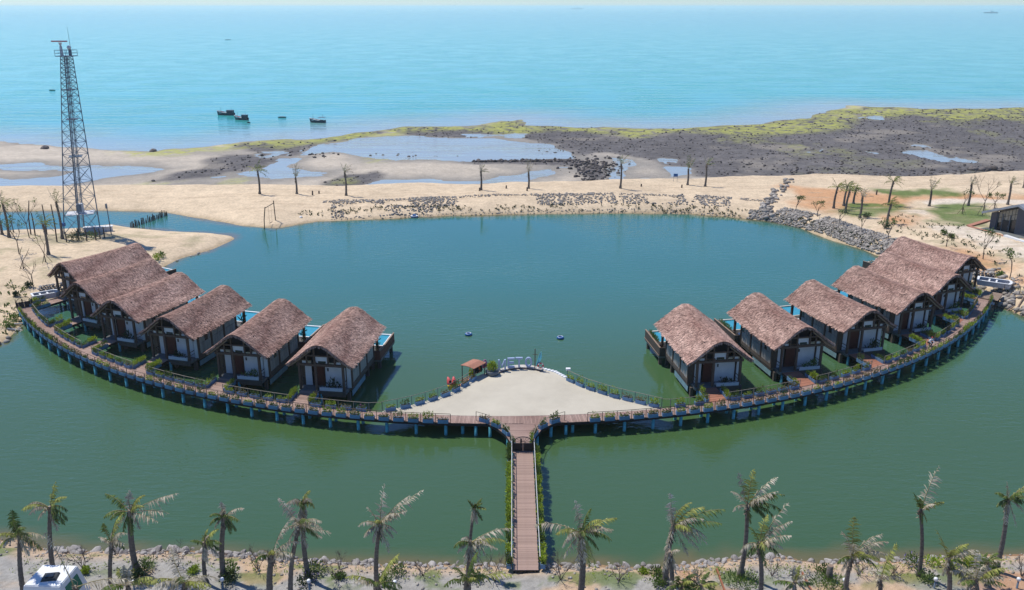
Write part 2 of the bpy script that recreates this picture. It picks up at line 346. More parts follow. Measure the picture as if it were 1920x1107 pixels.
def ground_far(X, Y):
    """Height and colour of the sand spit, the berm and the tidal flats."""
    wob = (fbm(X * .12, Y * .12, 3) - .5)
    dl = sdf(X, Y, LAG) + wob * 1.6
    do = seaward(X, Y, OUTER) + (fbm(X * .05, Y * .08, 9) - .5) * 7
    ds = seaward(X, Y, SEA) + (fbm(X * .06, Y * .035, 21) - .5) * 16
    steep = sstep(-60, 40, X) * .18 + .16
    land = np.where(dl > 0, 2.1 * (1 - np.exp(-dl * steep)), dl * .45)
    land = land + (fbm(X * .08, Y * .08, 5) - .5) * .9 * sstep(2, 9, dl) + (fbm(X * .7, Y * .7, 8) - .5) * .16 * sstep(.5, 3, dl)
    flat = -.30 + (fbm(X * .035, Y * .05, 31) - .5) * .22
    pl = np.full(X.shape, 1e9)
    for P in POOLS: pl = np.minimum(pl, sdf(X, Y, P) + (0 if len(P) > 4 and P is not POOLS[6] else 3))
    pl = pl + (fbm(X * .09, Y * .06, 41, 5) - .5) * np.where(X > 90, 7, 13)
    flat = np.where(pl < 0, np.maximum(-.9, -.515 + pl * .03), np.minimum(flat, -.47 + pl * .022))
    rf = np.full(X.shape, 1e9)
    for P in REEF: rf = np.minimum(rf, sdf(X, Y, P))
    rf = rf + (fbm(X * .07, Y * .045, 51, 5) - .5) * 22
    reef = sstep(2, -4, rf)
    flat = flat + reef * .14 * (fbm(X * .5, Y * .5, 55) - .35)
    # scattered wet pans on the reef
    flat = np.where((reef > .5) & (fbm(X * .07, Y * .035, 61, 5) > .67) & (ds < -18), -.6, flat)
    sea = -.46 - np.maximum(ds, -2) * .03
    k = sstep(-6, 2.5, do); h = land * (1 - k) + flat * k
    h = np.where(ds > -2, np.minimum(h, np.maximum(sea, -3)), h)
    # colours
    f1 = fbm(X * .25, Y * .25, 71)[..., None]; f2 = fbm(X * .04, Y * .09, 77)[..., None]
    def mixc(c, c2, t): return c * (1 - t[..., None]) + np.array(c2) * t[..., None]
    C = np.array((.62, .49, .34)) * (.86 + .26 * f1) * (.92 + .16 * f2)
    for P in EARTH: C = mixc(C, (.52, .27, .13), .85 * sstep(4, -3, sdf(X, Y, P) + (fbm(X * .15, Y * .15, 81) - .5) * 14))
    for P in GRASS: C = mixc(C, (.115, .165, .045), .95 * sstep(2, -2, sdf(X, Y, P) + (fbm(X * .2, Y * .2, 83) - .5) * 12) * sstep(.15, .4, fbm(X * .6, Y * .6, 85) + .2))
    for P in PAVE: C = mixc(C, (.64, .56, .46), .8 * sstep(.6, -.6, sdf(X, Y, P) + (fbm(X * .3, Y * .3, 87) - .5) * 3))
    track = np.abs(((Y - 183 - 6 * np.sin(X * .03) - .03 * X) % 2.4) - 1.2)
    C = mixc(C, (.45, .34, .23), .55 * sstep(.5, .1, track) * sstep(3, 8, dl) * (fbm(X * .06, Y * .2, 89) > .5))
    scrub = sstep(.62, .72, fbm(X * .35, Y * .35, 91)) * sstep(1, 4, dl) * ((X > 66) | (X < -52)) * (Y < 172)
    C = mixc(C, (.24, .23, .12), .45 * scrub)
    C = mixc(C, (.36, .27, .16), .75 * sstep(1.1, .1, np.where(dl > 0, dl, 0)) * (do < -2))
    tower_dirt = sstep(9, 4, np.hypot(X + 78, (Y - 149) * 1.2))
    C = mixc(C, (.16, .16, .09), .6 * tower_dirt * (fbm(X * .5, Y * .5, 93) > .42))
    FL = np.array((.47, .41, .335)) * (.8 + .4 * f2) * (.92 + .16 * f1)
    FL = mixc(FL, (.30, .27, .235), .8 * sstep(.5, .68, fbm(X * .03, Y * .05, 95)))
    FL = mixc(FL, (.24, .225, .205), .75 * sstep(9, 0, np.abs(pl)))
    RC = np.array((.125, .116, .115)) * (.55 + .9 * fbm(X * .8, Y * .8, 97, 3)[..., None]) * (.8 + .4 * f2)
    RC = mixc(RC, (.30, .265, .22), .55 * sstep(.6, .75, fbm(X * .06, Y * .06, 99, 5)))
    FL = mixc(FL, (0, 0, 0), reef) + RC * reef[..., None]
    wd = np.interp(X, [-130, -60, 0, 100, 150, 260], [10, 22, 24, 26, 48, 34])
    al = sstep(1, .35, (-ds) / wd + (fbm(X * .07, Y * .05, 101, 5) - .5) * 1.5) * sstep(-125, -110, X)
    al = np.maximum(al, .38 * sstep(.62, .74, fbm(X * .08, Y * .05, 103, 5)) * reef * sstep(-130, -40, ds) * (X > 60))
    for P in ALGAE_X: al = np.maximum(al, .55 * sstep(2, -3, sdf(X, Y, P) + (fbm(X * .1, Y * .08, 105, 5) - .5) * 18))
    spk = sstep(.30, .52, fbm(X * .55, Y * .4, 107, 4))
    spk = spk * (.35 + .65 * rs.rand(*X.shape)); FL = mixc(FL, (.40, .41, .09), .95 * al * spk)
    C = mixc(C, (0, 0, 0), k) + FL * k[..., None]
    C = mixc(C, (.23, .21, .18), .6 * sstep(-.38, -.52, h))
    return h, np.clip(C, .01, 1)

def ground_near(X, Y):
    yl = np.interp(X, FRONT[:, 0], FRONT[:, 1]); d = np.where(Y < yl, dist_line(X, Y, FRONT), -dist_line(X, Y, FRONT))
    h = np.where(d > 0, 1.3 * sstep(-.6, 3.0, d + (fbm(X * .8, Y * .8, 2) - .5) * .8) - .1, np.maximum(d * .45, -2.5) - .1)
    h = h + (fbm(X * 1.6, Y * 1.6, 4) - .5) * .12
    f = fbm(X * .6, Y * .6, 6); g = fbm(X * 6, Y * 6, 7)
    C = np.array((.335, .32, .295)) * (.75 + .5 * g[..., None])
    pa = sstep(.52, .66, fbm(X * .22, Y * .3, 12, 5) + .10 * sstep(3.5, 1.5, d))
    pa = np.maximum(pa, sstep(3.6, 2.0, d) * .9)
    C = C * (1 - pa[..., None]) + np.array((.50, .36, .24)) * (.72 + .5 * g[..., None]) * pa[..., None]
    og = sstep(.55, .66, fbm(X * .17 + 9, Y * .3, 14)) * (X > 12)
    C = C * (1 - .6 * og[..., None]) + np.array((.42, .22, .13)) * .6 * og[..., None]
    gr = sstep(.56, .64, fbm(X * .5 + 30, Y * .6, 16, 5)) * sstep(1.2, 2.2, d) * sstep(6, 3.5, d)
    C = C * (1 - .75 * gr[..., None]) + np.array((.11, .16, .035)) * .75 * gr[..., None]
    C = np.where((d < .6)[..., None], C * np.array((.62, .55, .46)), C)
    return h, np.clip(C, .01, 1)

class Grid:
    def __init__(s, x0, x1, y0, y1, st_, fn):
        s.xs = np.arange(x0, x1 + 1e-6, st_); s.ys = np.arange(y0, y1 + 1e-6, st_); s.st = st_
        s.X, s.Y = np.meshgrid(s.xs, s.ys); s.H, s.C = fn(s.X, s.Y)
    def h(s, x, y):
        i = (x - s.xs[0]) / s.st; j = (y - s.ys[0]) / s.st
        i = min(max(i, 0), len(s.xs) - 1.001); j = min(max(j, 0), len(s.ys) - 1.001); a = int(i); b = int(j); u = i - a; v = j - b
        H = s.H; return float((H[b, a] * (1 - u) + H[b, a + 1] * u) * (1 - v) + (H[b + 1, a] * (1 - u) + H[b + 1, a + 1] * u) * v)
def grid_mesh(name, xs, ys, Z, material, colors=None, keep=None, smooth=True, attr='Col'):
    nx, ny = len(xs), len(ys); X, Y = np.meshgrid(xs, ys)
    V = np.stack([X, Y, Z], -1).reshape(-1, 3)
    a = np.arange(nx * ny).reshape(ny, nx); F = np.stack([a[:-1, :-1], a[:-1, 1:], a[1:, 1:], a[1:, :-1]], -1).reshape(-1, 4)
    if keep is not None: F = F[keep[:-1, :-1].reshape(-1)]
    return np_mesh(name, V, F, material, colors.reshape(-1, colors.shape[-1]) if colors is not None else None, smooth, attr)
def np_mesh(name, V, F, material, colors=None, smooth=False, attr='Col'):
    me = bpy.data.meshes.new(name); V = np.asarray(V, np.float32); F = np.asarray(F, np.int32); k = F.shape[1]
    me.vertices.add(len(V)); me.vertices.foreach_set('co', V.ravel()); me.loops.add(F.size); me.loops.foreach_set('vertex_index', F.ravel())
    me.polygons.add(len(F)); me.polygons.foreach_set('loop_start', np.arange(0, F.size, k, dtype=np.int32)); me.polygons.foreach_set('loop_total', np.full(len(F), k, np.int32))
    if smooth: me.polygons.foreach_set('use_smooth', np.ones(len(F), bool))
    me.materials.append(material)
    if colors is not None:
        at_ = me.attributes.new(attr, 'FLOAT_COLOR', 'POINT'); c4 = np.ones((len(V), 4), np.float32); c4[:, :colors.shape[1]] = colors
        at_.data.foreach_set('color', c4.ravel())
    me.update(calc_edges=True); me.validate(); return me

def ground_mat(name, s1, s2, bump):
    m = bpy.data.materials.new(name); m.use_nodes = True; t = m.node_tree; N = t.nodes; L = t.links; b = N['Principled BSDF']
    b.inputs['Roughness'].default_value = .92; b.inputs['Specular IOR Level'].default_value = .12
    a = N.new('ShaderNodeAttribute'); a.attribute_name = 'Col'; tc = N.new('ShaderNodeTexCoord')
    n1 = N.new('ShaderNodeTexNoise'); n1.inputs['Scale'].default_value = s1; n1.inputs['Detail'].default_value = 6; n1.inputs['Roughness'].default_value = .7
    n2 = N.new('ShaderNodeTexNoise'); n2.inputs['Scale'].default_value = s2; n2.inputs['Detail'].default_value = 3
    L.new(tc.outputs['Object'], n1.inputs['Vector']); L.new(tc.outputs['Object'], n2.inputs['Vector'])
    ad = N.new('ShaderNodeMath'); ad.operation = 'ADD'; L.new(n1.outputs['Fac'], ad.inputs[0]); L.new(n2.outputs['Fac'], ad.inputs[1])
    r = N.new('ShaderNodeMapRange'); r.inputs[1].default_value = .65; r.inputs[2].default_value = 1.35; r.inputs[3].default_value = .72; r.inputs[4].default_value = 1.2
    L.new(ad.outputs[0], r.inputs[0]); h = N.new('ShaderNodeHueSaturation'); L.new(r.outputs[0], h.inputs['Value']); L.new(a.outputs['Color'], h.inputs['Color'])
    L.new(h.outputs[0], b.inputs['Base Color'])
    bp = N.new('ShaderNodeBump'); bp.inputs['Strength'].default_value = bump; bp.inputs['Distance'].default_value = .12
    L.new(ad.outputs[0], bp.inputs['Height']); L.new(bp.outputs[0], b.inputs['Normal']); return m

GF = Grid(-300, 300, 100, 425, 1.0, ground_far)
keep = np.ones(GF.X.shape, bool); keep[sdf(GF.X, GF.Y, LAG) < -9] = False
gf = put('beach_ground', grid_mesh('beach_ground', GF.xs, GF.ys, GF.H, ground_mat('beach_sand', .55, 2.3, .35), GF.C, keep), kind='structure')
GN = Grid(-60, 60, 30, 66, .25, ground_near)
gn = put('bank_ground', grid_mesh('bank_ground', GN.xs, GN.ys, GN.H, ground_mat('bank_gravel', 2.0, 14.0, .5), GN.C), kind='structure')
GZ = lambda x, y: GF.h(x, y) if y > 98 else GN.h(x, y)

# ------------------------------------------------------------------ water
def water_mat(name, stops, shallow, w1, w2, bump, rough, along_y=None, streak=0.0, spec=.5, dist=.1):
    m = bpy.data.materials.new(name); m.use_nodes = True; t = m.node_tree; N = t.nodes; L = t.links; b = N['Principled BSDF']
    b.inputs['Roughness'].default_value = rough; b.inputs['IOR'].default_value = 1.40; b.inputs['Specular IOR Level'].default_value = spec
    geo = N.new('ShaderNodeNewGeometry'); sp = N.new('ShaderNodeSeparateXYZ'); L.new(geo.outputs['Position'], sp.inputs[0])
    rp = N.new('ShaderNodeValToRGB'); e = rp.color_ramp.elements
    while len(e) < len(stops): e.new(.5)
    for k, (p, c) in enumerate(stops): e[k].position = p; e[k].color = (*c, 1)
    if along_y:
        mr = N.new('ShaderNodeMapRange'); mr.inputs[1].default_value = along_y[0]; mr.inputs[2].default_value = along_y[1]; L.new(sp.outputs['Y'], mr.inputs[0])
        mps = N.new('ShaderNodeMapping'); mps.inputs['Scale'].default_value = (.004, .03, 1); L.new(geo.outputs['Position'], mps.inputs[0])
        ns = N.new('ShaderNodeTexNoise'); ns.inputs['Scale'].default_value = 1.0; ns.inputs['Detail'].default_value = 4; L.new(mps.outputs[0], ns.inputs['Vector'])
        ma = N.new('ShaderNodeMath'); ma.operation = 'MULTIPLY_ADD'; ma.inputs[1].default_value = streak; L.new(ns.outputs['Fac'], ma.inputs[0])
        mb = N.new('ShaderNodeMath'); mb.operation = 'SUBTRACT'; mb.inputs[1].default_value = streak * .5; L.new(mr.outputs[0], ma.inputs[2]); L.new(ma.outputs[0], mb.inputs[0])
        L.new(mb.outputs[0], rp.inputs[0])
    else:
        ns = N.new('ShaderNodeTexNoise'); ns.inputs['Scale'].default_value = .06; ns.inputs['Detail'].default_value = 3; L.new(geo.outputs['Position'], ns.inputs['Vector']); L.new(ns.outputs['Fac'], rp.inputs[0])
    a = N.new('ShaderNodeAttribute'); a.attribute_name = 'Col'
    mx = N.new('ShaderNodeMix'); mx.data_type = 'RGBA'; mx.inputs[7].default_value = (*shallow, 1)
    L.new(a.outputs['Fac'], mx.inputs[0]); L.new(rp.outputs[0], mx.inputs[6]); L.new(mx.outputs[2], b.inputs['Base Color'])
    mp = N.new('ShaderNodeMapping'); mp.inputs['Scale'].default_value = w1; mp.inputs['Rotation'].default_value = (0, 0, .25); L.new(geo.outputs['Position'], mp.inputs[0])
    n1 = N.new('ShaderNodeTexNoise'); n1.inputs['Scale'].default_value = 1.0; n1.inputs['Detail'].default_value = 3; L.new(mp.outputs[0], n1.inputs['Vector'])
    mp2 = N.new('ShaderNodeMapping'); mp2.inputs['Scale'].default_value = w2; mp2.inputs['Rotation'].default_value = (0, 0, -.5); L.new(geo.outputs['Position'], mp2.inputs[0])
    n2 = N.new('ShaderNodeTexNoise'); n2.inputs['Scale'].default_value = 1.0; n2.inputs['Detail'].default_value = 2; L.new(mp2.outputs[0], n2.inputs['Vector'])
    ad = N.new('ShaderNodeMath'); ad.operation = 'MULTIPLY_ADD'; ad.inputs[1].default_value = .5; L.new(n2.outputs['Fac'], ad.inputs[0]); L.new(n1.outputs['Fac'], ad.inputs[2])
    bp = N.new('ShaderNodeBump'); bp.inputs['Distance'].default_value = dist
    n3 = N.new('ShaderNodeTexNoise'); n3.inputs['Scale'].default_value = .035; n3.inputs['Detail'].default_value = 4; L.new(geo.outputs['Position'], n3.inputs['Vector'])
    m3 = N.new('ShaderNodeMapRange'); m3.inputs[1].default_value = .38; m3.inputs[2].default_value = .62; m3.inputs[3].default_value = bump * .25; m3.inputs[4].default_value = bump * 1.5; L.new(n3.outputs['Fac'], m3.inputs[0]); L.new(m3.outputs[0], bp.inputs['Strength'])
    L.new(ad.outputs[0], bp.inputs['Height']); L.new(bp.outputs[0], b.inputs['Normal']); return m

xs = np.arange(-150, 150.1, 1.0); ys = np.arange(48, 186.1, 1.0); X, Y = np.meshgrid(xs, ys); sl = sdf(X, Y, LAG)
shal = sstep(-2.0, .3, sl + (fbm(X * .3, Y * .3, 111) - .5) * 3) * .85
lm = water_mat('lagoon_water', [(.03, (.044, .094, .034)), (.15, (.051, .104, .043)), (.26, (.052, .106, .036)), (.36, (.052, .112, .046)), (.48, (.047, .132, .084)), (.62, (.039, .145, .113)), (.9, (.035, .150, .126))], (.15, .115, .045), (.55, 1.6, 1), (1.8, 4.2, 1), .42, .035, along_y=(48, 178), streak=.10, spec=.8)  # ramp paints in sky reflection: teal far out, olive band where cabins mirror
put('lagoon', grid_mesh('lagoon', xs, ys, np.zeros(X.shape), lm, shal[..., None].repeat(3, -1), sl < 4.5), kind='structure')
xs = np.concatenate([[-60000, -20000, -6000, -2000, -800], np.arange(-400, 401, 10.), [800, 2000, 6000, 20000, 60000]])
ys = np.concatenate([np.arange(186.5, 520, 4.), [560, 640, 800, 1100, 1600, 2500, 4000, 7000, 12000, 20000, 35000, 60000]]); X, Y = np.meshgrid(xs, ys)
ds = seaward(X, Y, SEA) + (fbm(X * .03, Y * .05, 23) - .5) * 14; shal = sstep(60, -6, ds) * .92
sm = water_mat('sea_water', [(0, (.04, .35, .35)), (.06, (.012, .38, .37)), (.3, (.012, .38, .39)), (1, (.03, .35, .40))], (.34, .345, .335), (.022, .20, 1), (.10, .55, 1), .7, .12, along_y=(330, 2600), streak=.10, dist=.6)
put('sea', grid_mesh('sea', xs, ys, np.full(X.shape, -.5), sm, shal[..., None].repeat(3, -1)), kind='structure')

# ------------------------------------------------------------------ haze
HM = bpy.data.materials.new('haze_air'); HM.use_nodes = True; t = HM.node_tree; t.nodes.remove(t.nodes['Principled BSDF'])
pv = t.nodes.new('ShaderNodeVolumePrincipled'); pv.inputs['Color'].default_value = (.92, 1.0, 1.0, 1); pv.inputs['Density'].default_value = 1.0e-4; pv.inputs['Anisotropy'].default_value = .2
t.links.new(pv.outputs[0], t.nodes['Material Output'].inputs['Volume'])
hz = MB().box((0, 0, 24), (130000, 130000, 56)).build('haze', HM, kind='stuff')

# ------------------------------------------------------------------ boardwalk
BC = (-1.28, 160.0); RI, RO = 80.75, 82.40; DZ = 1.40
def bp(ang, r, z=DZ): a = R(ang); return Vector((BC[0] + r * math.sin(a), BC[1] - r * math.cos(a), z))
def ang_of(p): return math.degrees(math.atan2(p[0] - BC[0], BC[1] - p[1]))
A0, A1 = -54.8, 58.4
bw = thing('boardwalk', bp(0, RO, 0), 'long curved timber boardwalk on turquoise piles joining all the thatched cabins', 'boardwalk')
def child(o, parent):
    o.parent = parent; o.matrix_parent_inverse = Matrix.Translation(-Vector(parent.location)) if parent.rotation_euler.z == 0 else parent.matrix_basis.inverted(); return o
def planks_polar():
    m = MB(); dr = math.degrees(.145 / 81.6); a = A0; k = 0
    while a < A1:
        j = random.uniform(-.006, .006); e = random.uniform(-.03, .03)
        q = [bp(a, RI + e, DZ + j), bp(a, RO + e, DZ + j), bp(a + dr * .88, RO + e, DZ + j), bp(a + dr * .88, RI + e, DZ + j)]
        P = q + [p - Vector((0, 0, .04)) for p in q]
        m.add(P, [(0, 1, 2, 3), (0, 4, 5, 1), (1, 5, 6, 2), (2, 6, 7, 3), (3, 7, 4, 0)]); a += dr; k += 1
    return m
child(planks_polar().build('deck_planks', deck_wood, kind='stuff'), bw)
def arc_strip(m, r0, r1, z0, z1, a0, a1, step=.5):
    n = max(2, int((a1 - a0) / step)); P = []; F = []
    for i in range(n + 1):
        a = a0 + (a1 - a0) * i / n; P += [bp(a, r0, z0), bp(a, r1, z0), bp(a, r1, z1), bp(a, r0, z1)]
    for i in range(n):
        b = i * 4; F += [(b + j, b + (j + 1) % 4, b + 4 + (j + 1) % 4, b + 4 + j) for j in range(4)]
    m.add(P, F + [(3, 2, 1, 0), (n * 4, n * 4 + 1, n * 4 + 2, n * 4 + 3)]); return m
m = MB(); arc_strip(m, RO - .12, RO + .03, 1.08, 1.34, A0, A1); arc_strip(m, RI - .03, RI + .12, 1.08, 1.34, A0, A1); arc_strip(m, 81.2, 81.9, 1.10, 1.33, A0, A1)
child(m.build('beam', fascia), bw)
pile_me = MB().lathe([(.17, -1.6), (.17, 1.10)], n=10).mesh('pile', pile_blue, True)
a = -54.4
while a < 58.2:
    for r in (RO - .12, RI + .15):
        if r < 82 and -9 < a < 12: continue
        o = put('pile', pile_me); o.location = bp(a, r, 0); child(o, bw)
    a += 2.11
# flare and pier
pier = thing('pier', (1.03, 63, 0), 'straight timber pier running from the gravel bank to the gate', 'pier')
LX = [(72.1, .05), (73.6, -.10), (75.2, -.62), (76.6, -1.45), (77.7, -2.6), (78.3, -3.6)]
RX = [(72.1, 1.98), (73.6, 2.05), (74.8, 2.30), (76.4, 2.95), (77.5, 4.05), (78.3, 5.3)]
fl = MB(); y = 72.2
while y < 78.2:
    y2 = y + .128; f = lambda T, yy: float(np.interp(yy, [t[0] for t in T], [t[1] for t in T])); z = DZ - .004 + random.uniform(-.004, .004)
    q = [(f(LX, y), y, z), (f(RX, y), y, z), (f(RX, y2), y2, z), (f(LX, y2), y2, z)]
    cut = lambda p: p if math.hypot(p[0] - BC[0], p[1] - BC[1]) > RO - .06 else None
    if all(cut(p) for p in q): fl.add(q + [(a_, b_, c_ - .04) for a_, b_, c_ in q], [(0, 1, 2, 3), (0, 4, 5, 1), (1, 5, 6, 2), (2, 6, 7, 3), (3, 7, 4, 0)])
    else:   # trim the board where it meets the curved walk
        x0 = max(f(LX, y2), -9); n = 24; prev = None
        for i in range(n):
            xa = f(LX, y) + (f(RX, y) - f(LX, y)) * i / n; xb = f(LX, y) + (f(RX, y) - f(LX, y)) * (i + 1) / n
            qq = [(xa, y, z), (xb, y, z), (xb, y2, z), (xa, y2, z)]
            if all(cut(p) for p in qq): fl.add(qq, [(0, 1, 2, 3)])
    y += .145
child(fl.build('flare_planks', deck_wood, kind='stuff'), bw)
ol = [(b - .0, a_) for a_, b in LX] + [(b, a_) for a_, b in reversed(RX)]
child(MB().prism([(x, yv) for x, yv in ol][::-1], 1.08, 1.345).build('flare_beam', fascia), bw)
plk = MB().box((0, 0, 0), (1.88, .122, .05)).mesh('plank', deck_wood); y = 54.0
deck_wood_obj = mat('pier_wood', (.42, .305, .26), .8, color2=(.30, .20, .165), scale=1.4, obj_var=.14, spec=.2, stretch=(.5, 4, 1)); plk.materials[0] = deck_wood_obj
while y < 72.15:
    o = put('plank', plk); o.location = (1.03 + random.uniform(-.02, .02), y + .06, DZ - .025 + random.uniform(-.004, .004)); child(o, pier); y += .139
m = MB()
for x in (.18, 1.03, 1.88): m.box((x, 63.1, 1.22), (.16, 18.2, .24))
child(m.build('beam', fascia), pier)
for yv in (55.2, 58.2, 61.2, 64.2, 67.2, 70.2, 73.2):
    for x in (.12, 1.94):
        o = put('pile', pile_me); o.location = (x, yv, -.02); child(o, pier)
for p in (bp(-2.6, 81.9, 0), bp(5.2, 81.9, 0), Vector((-.4, 75.4, 0)), Vector((2.45, 75.4, 0)), Vector((-2.2, 77.5, 0)), Vector((3.9, 77.5, 0))):
    o = put('pile', pile_me); o.location = p; child(o, bw)

# ------------------------------------------------------------------ planter boxes
def planter_box_mesh():
    m = MB(); L_, W_, H_, t_ = 1.06, .36, .40, .035
    m.box((0, -W_ / 2 + t_ / 2, H_ / 2), (L_, t_, H_)); m.box((0, W_ / 2 - t_ / 2, H_ / 2), (L_, t_, H_))
    m.box((-L_ / 2 + t_ / 2, 0, H_ / 2), (t_, W_ - 2 * t_, H_)); m.box((L_ / 2 - t_ / 2, 0, H_ / 2), (t_, W_ - 2 * t_, H_)); m.box((0, 0, .02), (L_ - 2 * t_, W_ - 2 * t_, .04))
    return m.mesh('box', planter_blue)
PB = planter_box_mesh(); PS = MB().box((0, 0, .33), (.98, .28, .05)).mesh('soil', soil)
def leafy(m, rng, c, r, n, size, up=.4, narrow=.42):
    """n leaf blades spread through an ellipsoid."""
    for _ in range(n):
        v = Vector((rng.gauss(0, 1), rng.gauss(0, 1), rng.gauss(0, 1))).normalized() * (rng.random() ** .45)
        p = Vector((c[0] + v.x * r[0], c[1] + v.y * r[1], c[2] + v.z * r[2]))
        d = (v + Vector((rng.uniform(-.6, .6), rng.uniform(-.6, .6), up + rng.uniform(-.3, .5)))).normalized()
        s = d.orthogonal().normalized(); s = (Matrix.Rotation(rng.uniform(0, 6.28), 3, d) @ s) * size * narrow * rng.uniform(.7, 1.2); l = d * size * rng.uniform(.7, 1.35)
        m.add([p - l * .3, p + s * .5 + l * .2, p + l * .75, p - s * .5 + l * .2], [(0, 1, 2, 3)])
    return m
PLANTS = []
for k, (mt, n, h) in enumerate([(leaf_lime, 95, .20), (leaf_mid, 100, .24), (leaf_lime, 70, .26), (leaf_rust, 60, .22), (leaf_mid, 60, .17), (leaf_lime, 110, .30), (leaf_mid, 80, .28)]):
    rng = random.Random(40 + k); m = MB()
    for q in range(5):
        cx = -.40 + .2 * q + rng.uniform(-.06, .06); hh = h * rng.uniform(1.0, 2.0)
        leafy(m, rng, (cx, rng.uniform(-.05, .05), .36 + hh * .55), (.15, .21, hh), n // 3, .17, .6, .5)
    PLANTS.append(m.mesh('plant', mt))
BIGP = []
for k in range(3):
    rng = random.Random(70 + k); m = MB()
    for q in range(4): leafy(m, rng, (-.40 + .27 * q, rng.uniform(-.05, .05), .60), (.22, .27, .34), 62, .21, .6, .5)
    BIGP.append(m.mesh('plant', leaf_lime if k != 2 else leaf_mid))
FL_ME = leafy(MB(), random.Random(99), (0, 0, .62), (.45, .16, .12), 22, .07, .3, .9).mesh('flower', flower_pink)
def planter(loc, rz, label, group, big=False, plants=PLANTS):
    t_ = thing('planter_box', loc, label, 'planter', group, rz)
    put('box', PB, t_); put('soil', PS, t_); p = put('plant', random.choice(BIGP if big else plants), t_)
    p.rotation_euler.z = random.choice((0, math.pi)); p.scale.z = random.uniform(.75, 1.25)
    if random.random() < .05: put('flower', FL_ME, t_)
    return t_

def railing(pts, label, post_mat, rail_mat, h=1.0, z=DZ, posts=None, mid=False, name='railing', every=1):
    t_ = thing(name, (pts[0][0], pts[0][1], z), label, 'railing')
    P = [Vector((p[0], p[1], z + h)) for p in pts]
    m = MB().tube(P, .030, 5); child(m.build('top_rail', rail_mat), t_)
    if mid: child(MB().tube([p - Vector((0, 0, h * .5)) for p in P], .02, 4).build('mid_rail', rail_mat), t_)
    for q in (posts or pts):
        o = put('post', RAIL_POST[post_mat.name]); o.location = (q[0], q[1], z); o.scale.z = h; child(o, t_)
    return t_
RAIL_POST = {mm.name: MB().box((0, 0, .5), (.055, .055, 1.0)).mesh('post', mm) for mm in (rail_dark, steel_dark, rail_wood)}

# outer edge of the curved walk, both arms
step = 1.055
for side, a_from, a_to, sgn, word in (('left', -3.4, -54.0, -1, 'left arm'), ('right', 6.2, 57.8, 1, 'right arm')):
    pts = []; a = a_from; k = 0
    while (a - a_to) * sgn < 0:
        pts.append(bp(a, RO - .01)); k += 1
        pa = a + sgn * step * .5
        if not (k == 2):    # a planter is missing beside the flare on both arms
            pass
        planter(bp(pa, RO - .01, DZ - .03), R(pa), f'blue planter, {ordinal(k)} from the gate on the outer rail, {word}', f'planters on the outer rail of the {word}')
        a += sgn * step
    pts.append(bp(a, RO - .04))
    railing(pts, f'thin dark outer railing along the water side of the {word} of the boardwalk', rail_dark, rail_dark, .98, mid=False)

# flare and pier rails with their planters
for side, T, sx, word in ((0, LX, -1, 'left'), (1, RX, 1, 'right')):
    pts = [(x + sx * .02, yv) for yv, x in T]
    railing(pts[::-1], f'short curved rail on the {word} side of the flare above the gate', rail_dark, rail_wood, .98)
    for k, (i, f) in enumerate(((0, .75), (2, .1), (3, .2), (4, .25))):
        a_ = Vector(pts[i]); b_ = Vector(pts[i + 1]); p = a_.lerp(b_, f); d = (b_ - a_).normalized(); nrm = Vector((d.y, -d.x)) * (1 if side else -1)
        planter((p.x + nrm.x * -.16, p.y + nrm.y * -.16, DZ), math.atan2(d.y, d.x), f'blue planter, {ordinal(k + 1)} up from the gate on the {word} flare curve', f'planters on the {word} curve of the flare')
    x = -.02 if side == 0 else 2.08; xb = x + sx * .10
    railing([(x, 54.2 + 1.38 * i) for i in range(14)], f'pale handrail along the {word} side of the straight pier', rail_dark, boat_white, 1.0)
    for k in range(13):
        planter((x + sx * .22, 54.75 + 1.385 * k, 1.30), R(90), f'bushy blue planter, {ordinal(k + 1)} from the bank on the {word} pier side', f'planters on the {word} side of the pier', big=True)

# ------------------------------------------------------------------ gates
def gate(loc, rz, label, wheel=True):
    t_ = thing('gate', loc, label, 'gate', None, rz)
    for sx in (-1, 1):
        l_ = MB().box((sx * .47, 0, .42), (.92, .06, .80)).build('gate_leaf', gate_black, t_)
        MB().box((sx * .08, -.045, .5), (.04, .03, .2)).build('handle', steel, l_)
        MB().box((sx * .98, 0, .65), (.10, .10, 1.3)).build('gate_post', gate_black, t_)
    m = MB(); n = 14
    m.tube([(.90 * math.cos(math.pi * i / n), 0, .82 + .66 * math.sin(math.pi * i / n)) for i in range(n + 1)], .04, 6); m.build('arch', gate_black, t_)
    for i in range(1, 8):
        a_ = math.pi * i / 8; MB().bar((.18 * math.cos(a_), 0, .84 + .13 * math.sin(a_)), (.87 * math.cos(a_), 0, .84 + .63 * math.sin(a_)), .016, n=4).build('spoke', gate_black, t_)
    MB().tube([(.2 * math.cos(math.pi * i / 8), 0, .83 + .2 * math.sin(math.pi * i / 8)) for i in range(9)], .03, 5).build('hub', gate_black, t_)
    MB().box((-.18, .06, 1.05), (.16, .1, .4)).build('lock_box', gate_black, t_)
    return t_
gate((1.03, 72.0, DZ), 0, 'black two leaved gate with arched spoked top where the pier meets the boardwalk')
g = gate(bp(-54.6, 81.55, DZ), R(-54.6 + 88), 'black arched gate at the far left end of the boardwalk beside the white boat')

